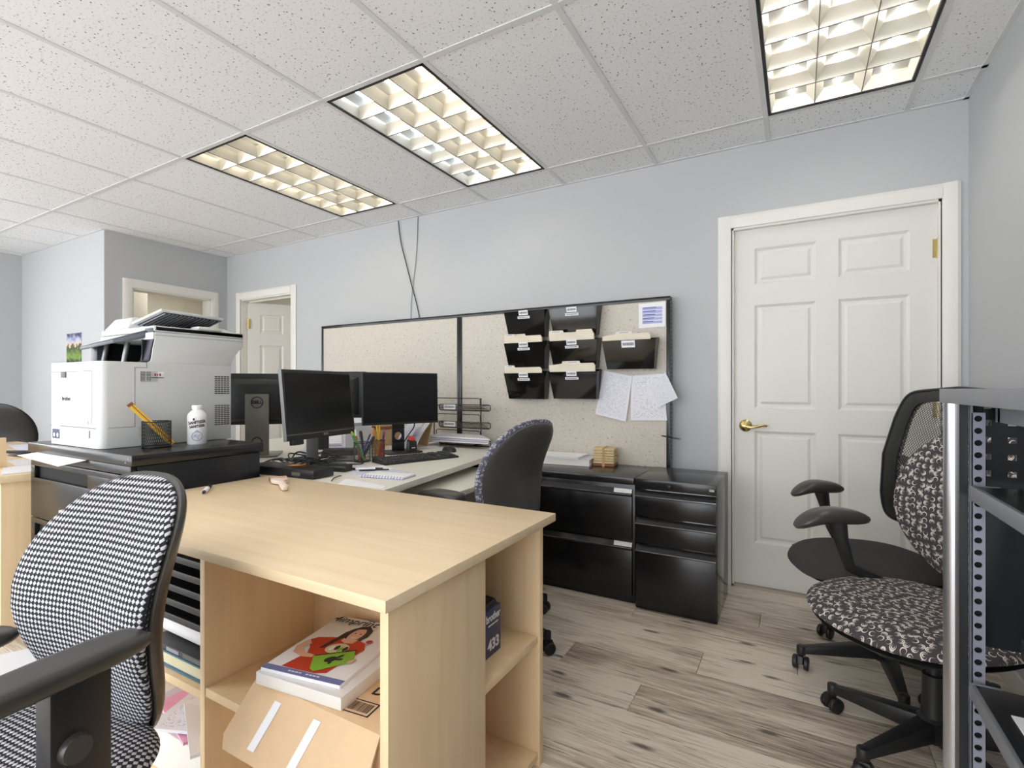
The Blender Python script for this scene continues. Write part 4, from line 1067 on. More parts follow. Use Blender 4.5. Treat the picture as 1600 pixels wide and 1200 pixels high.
for k in range(5):
    z = za+(zb-za)*k/5; m = MB(); m.box(xa, xb, PY-.0052, PY-.0046, z+.002, z+(zb-za)/5-.003); o = m.build('table_row', M('row_blue', (168, 172, 216), .7) if k == 0 else bpy.data.materials['row_blue'], T)
    MB().box(xa+.004, xb-.05+.004*k, PY-.0056, PY-.0052, z+.012, z+.018).build('row_text', blue_ink, o)
T = thing('pen', 'slim black pen stuck sideways through the right edge of the partition', 'pen', (-.68, PY-.02, .80))
p0, p1 = at(1033, 680.5, y=PY-.02), at(1063, 686.5, y=PY-.02)
MB().tube([p0, p0.lerp(p1, .12), p1.lerp(p0, .1), p1], [.002, .0042, .0042, .003], 8).build('barrel', lipst_m, T)
MB().tube([p0.lerp(p1, .62)+Vector((0, -.0055, 0)), p1+Vector((0, -.0055, 0))], .0012, 6).build('clip', chrome_m, T)

# ------------------------------------------------------------------ grey workstation desk
T = thing('workstation_desk', 'pale grey laminate workstation desk carrying the monitors and keyboard', 'desk', (-2.2, 2.2, 0))
poly = [(-1.405, 1.445), (-1.59, 2.56), (-1.68, 3.04), (-3.60, 3.04), (-3.60, 1.445)]
def slab(p, z0, z1, name, mat): m = MB(); m.prism(p, 'z', z0, z1); return m.build(name, mat, T, bevel=.002)
slab(poly, .702, .730, 'worktop', laminate_m)
slab([(-1.33, 1.84), (-1.375, 2.55), (-2.0, 2.55), (-2.0, 1.80)], .636, .660, 'pullout_shelf', laminate_m)
for yy in (1.86, 2.5): MB().box(-1.98, -1.62, yy, yy+.02, .660, .702).build('shelf_bracket', black_metal, T)
for a in ((-3.58, 1.47), (-1.52, 1.47), (-3.58, 3.0), (-1.74, 3.0)): MB().box(a[0]-.02, a[0]+.02, a[1]-.02, a[1]+.02, 0, .702).build('leg', black_metal, T, bevel=.002)
MB().box(-3.55, -1.8, 2.98, 3.0, .25, .702).build('modesty_panel', lam_edge_m, T)

def monitor(label, loc, rz, w_, h_, zb, bez, face_mat=screen_m, frame=bezel_m, tilt=0, stand='plain', roll=0, chin=None, thick=.022):
    """local +x is the way the screen faces"""
    T = thing('monitor', label, 'monitor', loc, rz)
    R = Matrix.Translation((.0, 0, zb)) @ Matrix.Rotation(-math.radians(tilt), 4, 'Y') @ Matrix.Rotation(math.radians(roll), 4, 'X')
    chin = chin if chin is not None else bez
    m = MB(); m.T = R; m.box(-thick, 0, -w_/2, w_/2, 0, h_); m.build('housing', frame, T, bevel=.004, world=False)
    m = MB(); m.T = R; m.hexa([(-thick-.028, -w_*.32, h_*.12), (-thick, -w_*.42, h_*.06), (-thick, w_*.42, h_*.06), (-thick-.028, w_*.32, h_*.12)], [(-thick-.028, -w_*.32, h_*.8), (-thick, -w_*.42, h_*.9), (-thick, w_*.42, h_*.9), (-thick-.028, w_*.32, h_*.8)]); m.build('rear_cover', frame, T, bevel=.004, world=False)
    m = MB(); m.T = R; m.box(-.001, .0012, -w_/2+bez, w_/2-bez, chin, h_-bez); m.build('screen', face_mat, T, world=False)
    return T, R
# stands
def stand(T, h_, depth, w_=.07, mat=bezel_m, base=(.18, .22), hole=False, back=-.075):
    m = MB()
    if hole:
        zc, rr = h_*.33, .024
        # upright with a round hole, built as a ring-filled plate
        z1 = h_; n = 16; hw = w_/2
        V = []; F = []
        for side in (0, 1):
            xx = back-.014*side
            ring = [(xx, rr*math.cos(2*PI*k/n), zc+rr*math.sin(2*PI*k/n)) for k in range(n)]
            out = []
            for k in range(n):
                c_, s_ = math.cos(2*PI*k/n), math.sin(2*PI*k/n); q = hw/max(abs(c_), abs(s_)); out.append((xx, q*c_, zc+q*s_))
            V += ring+out
        for k in range(n):
            k2 = (k+1) % n; F += [(k, k2, n+k2, n+k), (2*n+k, 3*n+k, 3*n+k2, 2*n+k2), (k, 2*n+k, 2*n+k2, k2), (n+k, n+k2, 3*n+k2, 3*n+k)]
        m.add(V, F); m.box(back-.014, back, -hw, hw, .008, zc-hw).box(back-.014, back, -hw, hw, zc+hw, h_)
    else:
        m.box(back-.012, back, -w_/2, w_/2, .008, h_)
    m.box(back, -.03, -.03, .03, h_-.07, h_-.01)
    m.build('stand', mat, T, bevel=.003, world=False)
    m = MB(); b0, b1 = base
    m.prism([(back-.06+b0*i, j) for i, j in ((0, -b1/2+.03), (.12, -b1/2), (.9, -b1/2), (1, -b1/2+.03), (1, b1/2-.03), (.9, b1/2), (.12, b1/2), (0, b1/2-.03))], 'z', 0, .009)
    m.build('stand_base', mat, T, bevel=.002, world=False)
ZD = .7302
# A: seen from behind, grey stand with a round maker's mark
rzA = math.radians(137)
tA, RA = monitor('black monitor seen from behind with a grey stand, right beside the printer', (-2.775, 1.875, ZD), rzA, .50, .30, .185, .012, tilt=3)
m = MB(); m.box(-.115, -.098, -.062, .062, .0, .365); m.T = None; m.build('stand', stand_m, tA, bevel=.004, world=False)
MB().box(-.098, -.045, -.04, .04, .26, .33).build('stand_arm', bezel_m, tA, world=False, bevel=.003)
MB().box(-.13, .11, -.11, .11, 0, .012).build('stand_base', stand_m, tA, bevel=.004, world=False)
Ma = rootm(tA); nx = Ma.to_3x3() @ Vector((-1, 0, 0)); ny = Ma.to_3x3() @ Vector((0, -1, 0))
pc = Ma @ Vector((-.1156, 0, .317))
m = MB(); m.tube([Ma @ Vector((-.1158, .031*math.cos(2*PI*k/32), .317+.031*math.sin(2*PI*k/32))) for k in range(32)], .0022, 6, closed=True); m.build('logo_ring', ink_m, tA)
lettering('DELL', .025, tA, ink_m, pc, ny, (0, 0, 1), bold=.0012, name='logo_lettering')
pc2 = Ma @ Vector((-.1158, 0, .09)); m = MB(); m.tube([Ma @ Vector((-.1158, .026*math.cos(2*PI*k/24), .09+.026*math.sin(2*PI*k/24))) for k in range(24)], .003, 6, closed=True); m.build('cable_ring', ink_m, tA)
# D: further one from behind
tD, RD = monitor('black monitor seen from behind, only its edge showing between the two front monitors', (-2.585, 2.20, ZD), math.radians(120), .50, .29, .212, .012)
stand(tD, .36, .1, mat=bezel_m, back=-.06, base=(.12, .16))
# B: big tilted monitor
tB, RB = monitor('large black monitor with a silver bezel edge, tilted, left of the thin-edged monitor', (-2.095, 1.765, ZD), math.radians(8), .485, .338, .150, .014, tilt=6, chin=.036, frame=bezel_m)
m = MB(); m.T = RB; m.box(-.018, .0006, -.2435, -.2415, -.001, .338).box(-.018, .0015, -.2425, .2425, .0265, .0285).box(-.018, .0006, -.2425, .2425, .338, .3395); m.build('silver_rim', silver_m, tB, world=False)
m = MB(); m.T = RB; m.box(.0, .0015, .0, .03, .011, .022); m.build('badge', silver_m, tB, world=False)
m = MB(); m.T = RB; m.box(-.02, .004, -.21, -.14, -.022, .004); m.build('speaker_clip', black_plastic, tB, world=False, bevel=.004)
stand(tB, .25, .1, w_=.075, mat=silver_m, base=(.20, .22), back=-.07)
M_ = rootm(tB); q = M_ @ RB @ Vector((.0018, .015, .0165)); xdv = (M_ @ RB).to_3x3() @ Vector((0, 1, 0)); ydv = (M_ @ RB).to_3x3() @ Vector((0, 0, 1))
lettering('DELL', .010, tB, ink_m, q, xdv, ydv, name='logo_lettering')
# C
tC, RC = monitor('black thin-edged monitor on a stand with a round hole, left of the tray organizer', (-2.125, 2.38, ZD), math.radians(-26), .492, .318, .176, .008, tilt=2, chin=.014)
stand(tC, .30, .1, w_=.082, mat=black_plastic, base=(.19, .23), hole=True, back=-.06)

# keyboard and mouse
T = thing('keyboard', 'black wired keyboard lying on the grey desk in front of the monitors', 'keyboard', (-1.84, 2.18, ZD), math.radians(71))
m = MB(); m.prism([(-.075, 0), (.075, 0), (.075, .022), (.055, .026), (-.06, .012), (-.075, .010)], 'x', -.232, .232)
m.v = [Vector((p.x, p.y, p.z)) for p in m.v]; m.build('case', black_plastic, T, bevel=.003, world=False)
kb = MB().hexa([(-.007, -.007, 0), (.007, -.007, 0), (.007, .007, 0), (-.007, .007, 0)], [(-.0055, -.005, .006), (.0055, -.005, .006), (.0055, .0055, .006), (-.0055, .0055, .006)]).mesh('key', M('key_plastic', (62, 62, 63), .5))
for r_ in range(6):
    for c_ in range(22):
        if c_ in (15, 18) : continue
        if r_ == 2 and c_ in (16, 17): continue
        yy = -.058+r_*.0195; o = inst(kb, 'key', T, (-.215+c_*.0197+(.004 if c_ > 15 else 0)+(.004 if c_ > 18 else 0), yy, .0125+(yy+.06)*.122))
T = thing('mouse', 'small black computer mouse with a grey sheen beside the keyboard', 'mouse', (-1.90, 2.56, ZD), math.radians(75))
m = MB(); m.pad(lambda t: (.031*math.copysign(abs(math.cos(t))**.8, math.cos(t)), .055*math.copysign(abs(math.sin(t))**.8, math.sin(t))), lambda a, b, h: (a, b, .004+h), .032, .003, nt=28); m.build('shell', black_plastic, T, world=False)
MB().tube([(-.012, .03, .033), (0, .036, .034), (.012, .03, .033)], .003, 8).build('wheel', vent_m, T, world=False)

# cups with pens
def cup_pens(loc, label, r, h, pens, oval=1):
    T = thing('pencil_cup', label, 'cup', loc); mesh_cup(T, r, h, n=30)
    for k, (kind, mat, tip, base, top, rad, lb) in enumerate(pens):
        P = thing(kind, lb, kind, (loc[0]+base[0], loc[1]+base[1], loc[2]+.006))
        p0 = Vector((loc[0]+base[0], loc[1]+base[1], loc[2]+.007)); p1 = Vector((loc[0]+top[0], loc[1]+top[1], loc[2]+top[2]))
        MB().tube([p0, p0.lerp(p1, .78)], rad, 8).build('barrel', mat, P)
        MB().tube([p0.lerp(p1, .78), p0.lerp(p1, .95), p1], [rad*1.12, rad*1.1, rad*.5], 8).build('cap', tip, P)
cup_pens((-2.055, 1.985, ZD), 'black mesh pencil cup crammed with green and dark markers, nearer of the two cups', .044, .105, [
 ('marker', lime_m, lime_m, (.02, .0), (-.045, -.035, .165), .006, 'lime green marker leaning left in the nearer mesh cup'),
 ('marker', green_m, green_m, (.025, -.01), (-.03, -.04, .145), .0065, 'dark green marker leaning left in the nearer mesh cup'),
 ('marker', black_plastic, black_plastic, (.01, .01), (-.025, .01, .165), .0075, 'thick black marker standing in the middle of the nearer mesh cup'),
 ('pen', blue_m, black_plastic, (-.01, -.01), (.025, .035, .15), .0045, 'blue pen leaning right in the nearer mesh cup'),
 ('scissors', black_plastic, black_plastic, (-.015, .01), (.035, .052, .135), .008, 'black handled tool leaning far right in the nearer mesh cup'),
 ('marker', red_m, white_print, (.0, -.02), (-.042, -.012, .175), .005, 'white capped red pen at the left of the nearer mesh cup')])
cup_pens((-2.095, 2.145, ZD), 'black wire pencil cup holding yellow pencils, farther of the two cups', .037, .10, [
 ('pencil', orange_m, orange_m, (.0, .0), (-.022, -.018, .15), .0055, 'orange pencil at the left in the farther wire cup'),
 ('pencil', orange_m, orange_m, (-.01, -.012), (-.025, -.012, .17), .005, 'deep orange pencil reaching higher in the farther wire cup'),
 ('pencil', yellow_m, yellow_m, (.005, .01), (-.008, -.004, .185), .0045, 'yellow pencil, tallest in the farther wire cup'),
 ('pencil', yellow_m, yellow_m, (-.005, .012), (.004, .006, .184), .0045, 'second tall yellow pencil, right of the tallest in the wire cup'),
 ('marker', red_m, red_m, (.02, .0), (.022, .012, .085), .011, 'short fat red marker low in the farther wire cup'),
 ('pen', purple_m, purple_m, (.005, .02), (.018, .028, .15), .006, 'purple pen standing at the right in the farther wire cup')])
# notepad, pens, papers on the desk
T = thing('notepad', 'small white spiral notepad lying near the front edge of the grey desk', 'notepad', (-1.60, 1.71, ZD), math.radians(10))
MB().box(-.115, .10, -.055, .055, .001, .010).build('pages', paper_m, T, world=False, bevel=.001)
MB().box(-.117, .102, -.057, .057, .0, .001).build('back_cover', blue_ink, T, world=False)
for k in range(14):
    yy = -.05; xx = -.105+k*.015
    MB().tube([(xx, -.055+.006*math.cos(2*PI*q/10), .006+.006*math.sin(2*PI*q/10)) for q in range(10)], .0012, 5, closed=True).build('ring', blue_ink, T, world=False)
def pen(loc, rz, L_, mat, label, cap=lipst_m, r_=.005):
    T = thing('pen', label, 'pen', (loc[0], loc[1], ZD+r_+.0008), rz)
    MB().cyl((-L_/2+.02, 0, 0), (L_/2-.035, 0, 0), r_, n=10).build('barrel', mat, T, world=False)
    MB().tube([(-L_/2, 0, 0), (-L_/2+.005, 0, 0), (-L_/2+.02, 0, 0)], [r_*.5, r_*.9, r_], 10).build('tip', cap, T, world=False)
    MB().cyl((L_/2-.035, 0, 0), (L_/2, 0, 0), r_*1.08, r_*.8, 10).build('cap', cap, T, world=False)
pen((-1.82, 1.79), math.radians(32), .15, white_print, 'white felt pen with black ends lying across the desk near the notepad', r_=.006)
pen((-1.775, 1.79), math.radians(40), .14, lipst_m, 'slim black pen lying alongside the white felt pen on the grey desk', r_=.0042)
def flat_paper(label, pts, mat, z, name='paper_sheet'):
    m = MB(); m.sheet(*[Vector((p[0], p[1], z+.0012)) for p in pts], .001, (0, 0, 1)); return solo(m, name, mat, label, 'paper')
def dq(*pts): return [tuple(at(u, v, z=.73)[:2]) for u, v in pts]
flat_paper('white sheet lying at the desk edge behind the maple top', dq((528, 757), (596, 764), (604, 760), (540, 748)), paper_m, ZD+.0002)
flat_paper('large pale blotter sheet beneath notepad and pens on the grey desk', dq((545, 741), (625, 752), (640, 737), (560, 727)), paper_b, ZD-.0006)
flat_paper('white paper slip lying behind the keyboard beside the stapler', dq((655, 700), (684, 700), (690, 691), (672, 688)), paper_m, ZD+.0004)
flat_paper('white sheet tucked under the keyboard left end', dq((590, 738), (616, 733), (598, 727), (575, 731)), paper_m, ZD+.0004)
# stapler like block with a red top
T = thing('stapler', 'small black upright stapler with a red mark, standing behind the keyboard', 'stapler', (-2.075, 2.41, ZD), math.radians(-20))
MB().hexa([(-.022, -.03, 0), (.022, -.03, 0), (.022, .03, 0), (-.022, .03, 0)], [(-.018, -.024, .085), (.020, -.026, .068), (.020, .026, .068), (-.018, .024, .085)]).build('body', black_plastic, T, bevel=.005, world=False)
MB().hexa([(-.016, -.02, .086), (.014, -.02, .0755), (.014, .02, .0755), (-.016, .02, .086)], [(-.014, -.012, .104), (.004, -.012, .094), (.004, .012, .094), (-.014, .012, .104)]).build('red_top', red_m, T, bevel=.002, world=False)
MB().box(.0215, .0225, -.012, .012, .030, .034).build('mark', white_print, T, world=False)
# modem-like box, hubs and cable tangle
T = thing('dock_box', 'flat black equipment box at the desk corner beside the file cabinet', 'box', (-2.06, 1.53, ZD), math.radians(4))
MB().box(-.20, .23, -.065, .055, .001, .040).build('case', black_plastic, T, bevel=.005, world=False)
MB().box(.10, .15, -.0665, -.064, .012, .026).build('port', vent_m, T, world=False)
T = thing('sticky_note', 'orange sticky note pad lying on top of the flat black equipment box', 'note', (-2.0, 1.545, ZD+.041), math.radians(20))
m = MB(); m.grid(lambda u, v: (-.045+.09*u, -.022+.044*v, .002+.012*max(0, u-.4)*(1-v)), 6, 4); m.grid(lambda u, v: (-.045+.09*u, -.022+.044*v, .0008), 6, 4); m.build('sheet', orange_m, T, world=False)
T = thing('hub', 'black angular hub lying on the desk beneath the tilted monitor', 'hub', (-2.19, 1.965, ZD), math.radians(48))
MB().hexa([(-.11, -.04, .03), (.10, -.045, .03), (.11, .04, .03), (-.10, .045, .03)], [(-.10, -.03, .062), (.09, -.035, .058), (.10, .03, .064), (-.09, .035, .070)]).build('case', black_plastic, T, bevel=.004, world=False)
MB().box(-.06, .07, -.03, .03, .0, .030).build('foot', silver_m, T, world=False)
T = thing('adapter', 'black power adapter lying in front of the angular hub on the desk', 'adapter', (-1.95, 1.70, ZD), math.radians(15))
MB().box(-.085, .085, -.032, .032, .0005, .030).build('case', black_plastic, T, bevel=.007, world=False)
random.seed(11)
lbs = ['loop of black cable nearest the cabinet in the tangle under the tilted monitor', 'black cable looping widest through the tangle under the tilted monitor', 'white-banded black cable bundle rising toward the tilted monitor', 'black cable crossing low behind the equipment box', 'thin black cable curling behind the angular hub', 'black cable dropping from monitor back into the tangle']
for k in range(6):
    cx, cy = -2.30+.03*k, 1.70+.05*(k % 3); pts = []
    for q in range(9):
        a = q*.95+k*1.1; rr = .06+.05*random.random(); pts.append((cx+rr*1.8*math.cos(a)*.9, cy+rr*math.sin(a), ZD+.006+.035*random.random()*(q % 2)+.006*k))
    cable('cable', lbs[k], pts, .004, black_plastic)
cable('cable', 'black cable arching from the tilted monitor right end down to the desk', [(-2.22, 2.09, .87), (-2.20, 2.07, .80), (-2.2, 2.0, .755), (-2.22, 1.90, .742), (-2.26, 1.8, .738)], .0045, black_plastic)
cable('cable', 'thin black cable looping on the bare desk left of the mesh cups', [(-2.05, 1.83, .736), (-1.98, 1.90, .735), (-2.03, 1.955, .735), (-2.14, 1.93, .735), (-2.2, 1.88, .735)], .003, black_plastic)
cable('cable', 'thin dark wire curling at the desk edge near white sheet', [tuple(at(518, 751, z=.735)), tuple(at(522, 747, z=.738)), tuple(at(528, 744.5, z=.738)), tuple(at(533, 743, z=.735))], .0025, black_plastic)
cable('cable', 'black monitor cable hanging from the holed stand down behind it', [(-2.16, 2.42, .95), (-2.13, 2.50, .90), (-2.2, 2.52, .82), (-2.25, 2.50, .74)], .004, black_plastic)
# paper heaps behind the monitors
def curved(name, label, c0, c1, ht, lean, mat, bulge=.03, cat='magazine', thick=.006, group=None, w_end=None):
    """bent magazine standing on its long edge from c0 to c1, leaning along 'lean'"""
    c0, c1, ln = Vector((*c0, ZD)), Vector((*c1, ZD)), Vector((*lean, 0)); d = c1-c0
    n = Vector((-d.y, d.x, 0)).normalized()
    def f(off):
        def g(u, v): return c0+d*u+ln*(v**1.6)+Vector((0, 0, .001+ht*math.sin(v*PI/2*.95)/math.sin(PI/2*.95)))+n*(bulge*math.sin(v*PI)+off)
        return g
    m = MB(); m.grid(f(0), 6, 10); k0 = len(m.v); m.grid(f(thick), 6, 10)
    E_ = [(i, i+1) for i in range(6)]+[(6+7*j, 13+7*j) for j in range(10)]+[(76-i, 75-i) for i in range(6)]+[(70-7*j, 63-7*j) for j in range(10)]
    for a, b in E_: m.f.append([a, b, b+k0, a+k0]); m.mi.append(0)
    return solo(m, name, mat, label, cat, group)
curved('magazine', 'white-edged magazine bending up to the right behind the stapler', (-2.40, 2.66), (-2.22, 2.60), .24, (.06, .14), paper_m, .02)
curved('magazine', 'grey-white magazine leaning beyond the holed monitor stand', (-2.44, 2.72), (-2.25, 2.66), .27, (.08, .14), book_page, .03)
curved('envelope', 'tan envelope leaning among the bent magazines behind the right monitor', (-2.40, 2.80), (-2.20, 2.72), .25, (.05, .06), tan_card, .01, 'envelope')
curved('magazine', 'outermost pale magazine curving up beside the tray organizer', (-2.36, 2.60), (-2.18, 2.56), .20, (.07, .17), paper_m, .03)
curved('magazine', 'small pinkish leaflet standing in the magazine heap behind the stapler', (-2.34, 2.55), (-2.2, 2.50), .14, (.04, .1), pink_m if False else paper_b, .01)
T = thing('carton', 'small tan carton standing between the tilted and the right-hand monitor', 'box', (-2.56, 2.68, ZD)); 
MB().box(-2.65, -2.48, 2.60, 2.76, ZD+.001, .90).build('body', tan_card, T, bevel=.002); MB().box(-2.652, -2.478, 2.598, 2.762, .84, .862).build('band', brown_m, T)
for k, (lb, q, mt) in enumerate([('white paper stack lying behind the mesh cups, lower layer', dq((470, 712), (545, 708), (540, 690), (480, 694)), paper_b), ('white paper stack lying behind the mesh cups, upper layer', dq((487, 703), (548, 700), (545, 684), (495, 690)), letter_m)]):
    m = MB(); m.sheet(*[Vector((p[0], p[1], ZD+.018+.016*k)) for p in q], .014, (0, 0, 1)); solo(m, 'paper_stack', mt, lb, 'papers')
T = thing('letter_stack', 'upright white letters standing behind the farther wire cup', 'papers', (-2.47, 2.36, ZD))
for k in range(3): MB().box(-2.52+.012*k, -2.512+.012*k, 2.26, 2.50, ZD+.001, .90-.02*k).build('letter', (paper_b, paper_m, letter_m)[k], T)
T = thing('paper_holder', 'pale curved paper sheet standing between grey stand and tilted monitor', 'paper', (-2.62, 2.48, ZD))
m = MB(); f0 = lambda u, v: (-2.70+.20*u, 2.53-.10*u+.05*math.sin(u*3), ZD+.001+.20*v)
m.grid(f0, 10, 3); m.grid(lambda u, v: (f0(u, v)[0]-.002, f0(u, v)[1]+.003, f0(u, v)[2]), 10, 3); m.build('sheet', paper_m, T)

# tray organizer
T = thing('desk_organizer', 'black wire three-tier letter tray on the desk against the partition', 'tray organizer', (-2.06, 2.86, ZD))
xA, xB, yk, yf = -2.345, -1.955, 3.0, 2.78
wire = lambda pts, r=.0035, closed=False: MB().tube(pts, r, 6, closed=closed)
for xx in (xA-.012, xB+.012):
    wire([(xx, yk-.01, ZD+.003), (xx, yk-.01, 1.058)], .0045).build('post', black_metal, T); wire([(xx, yk-.01, ZD+.004), (xx, 2.86, ZD+.004)], .004).build('foot', black_metal, T)
for k, zb in enumerate((.768, .884, 1.0)):
    m = MB(); rr = .018
    m.tube([(xA, yk, zb), (xA, yk, zb+.05), (xA+rr, yk, zb+.055), (xB-rr, yk, zb+.055), (xB, yk, zb+.05), (xB, yk, zb)], .0035, 6)
    tr = m.build('tray_back', black_metal, T)
    x0, x1 = xA+.19, xB+.18; x0, x1 = xA+.02, xB-.0
    sh = .21
    m = MB(); lipz0, lipz1 = zb-.022, zb+.018
    lip = [(xA+sh, yf, lipz0), (xB+sh, yf, lipz0), (xB+sh+.012, yf, lipz0+.008), (xB+sh+.012, yf, lipz1-.005), (xB+sh, yf, lipz1), (xA+sh, yf, lipz1), (xA+sh-.012, yf, lipz1-.005), (xA+sh-.012, yf, lipz0+.008)]
    m.tube(lip, .0034, 6, closed=True); m.build('tray_lip', black_metal, T)
    m = MB(); m.tube([(xA, yk, zb), (xA+sh, yf, lipz1)], .003, 5); m.tube([(xB, yk, zb), (xB+sh, yf, lipz1)], .003, 5)
    for q in range(9):
        t_ = q/8; m.tube([(xA+(xB-xA)*t_, yk, zb+.0), (xA+sh+(xB-xA)*t_, yf, zb-.018)], .0014, 4)
    for q in range(7):
        t_ = q/6; m.tube([(xA+sh*t_, yk+(yf-yk)*t_, zb-.018*t_), (xB+sh*t_, yk+(yf-yk)*t_, zb-.018*t_)], .0014, 4)
    g = m.build('tray_mesh', black_metal, T); g['kind'] = 'stuff'
    m = MB()
    for q in range(40): t_ = q/39; m.tube([(xA+sh+(xB-xA)*t_, yf, lipz0), (xA+sh+(xB-xA)*t_, yf, lipz1)], .0009, 3, cap=False)
    for q in range(6): m.tube([(xA+sh, yf, lipz0+.04*q/5), (xB+sh, yf, lipz0+.04*q/5)], .0009, 3, cap=False)
    g = m.build('lip_mesh', black_metal, T); g['kind'] = 'stuff'
    if k: m = MB(); m.sheet((xA+sh+.03, yf-.005, lipz0+.006), (xA+sh+.125, yf-.005, lipz0+.006), (xA+sh+.125, yf-.005, lipz1-.001), (xA+sh+.03, yf-.005, lipz1-.001), .001, (0, -1, 0)); m.build('label_card', tag_m, T)
for k, (mt, lb) in enumerate([(paper_m, 'lowest white papers'), (paper_b, 'bluish middle papers'), (letter_m, 'topmost white papers')]):
    z = .772+.014*k; m = MB(); a = [(xA+.02+.02*k, 2.98, z), (xB-.01+.01*k, 2.985, z), (xB+sh+.01+.012*k, 2.755-.01*k, z+.004), (xA+.09+.015*k, 2.765, z)]
    m.sheet(*[Vector(p) for p in (a[3], a[2], a[1], a[0])], .010, (0, 0, 1)); solo(m, 'paper_stack', mt, lb+' lying in the bottom tier of the wire letter tray', 'papers')

# ------------------------------------------------------------------ chairs
def sup(t, a, b, n):
    c, s_ = math.cos(t), math.sin(t)
    return a*math.copysign(abs(c)**(2/n), c), b*math.copysign(abs(s_)**(2/n), s_)
def star_base(T, R=.30, zh=.095, a0=0, hide=(), hub=True):
    leg = MB(); leg.hexa([(.02, -.032, zh-.02), (R, -.016, .066), (R, .016, .066), (.02, .032, zh-.02)], [(.02, -.026, zh+.035), (R, -.013, .092), (R, .013, .092), (.02, .026, zh+.035)])
    leg.cyl((R-.002, 0, .058), (R-.002, 0, .094), .017, n=14)
    lm = leg.mesh('base_leg', black_plastic, bevel=.004)
    c = MB(); 
    for q in (-1, 1): 
        c.tube([(0, q*.011, .027), (0, q*.013, .027), (0, q*.026, .027), (0, q*.029, .027)], [.020, .026, .026, .02], 18)
    c.cyl((0, -.02, .027), (0, .02, .027), .008, n=10); c.hexa([(-.014, -.010, .022), (.030, -.010, .030), (.030, .010, .030), (-.014, .010, .022)], [(-.008, -.010, .056), (.018, -.010, .058), (.018, .010, .058), (-.008, .010, .056)])
    cm = c.mesh('caster', black_plastic, bevel=.002)
    for k in range(5):
        a = a0+k*2*PI/5
        o = inst(lm, 'base_leg', T, (0, 0, 0), a); k2 = inst(cm, 'caster', o, (R, 0, 0), 1.1+k)
    m = MB(); m.lathe([(.0, zh-.03), (.045, zh-.028), (.045, zh+.03), (.034, zh+.04), (.030, .20), (.030, .26), (.018, .262), (.018, .40)], n=20); m.build('column', black_plastic, T, world=False)
def arm(T, y, x0, x1, z, w_, th, post, mat=arm_plastic, droop=.02, sgn=1):
    """one armrest: padded top with a post"""
    o = MB(); xc, hl = (x0+x1)/2, (x1-x0)/2
    o.pad(lambda t: sup(t, hl, w_/2, 4.5), lambda a, b, h: (xc+a, y+b, z+h-droop*max(0, a/hl)**2), th*.45, th*.55, nr=8, nt=48, pf=10, pb=7)
    o = o.build('armrest', mat, T, world=False)
    post(o)
    return o
RMsave = None
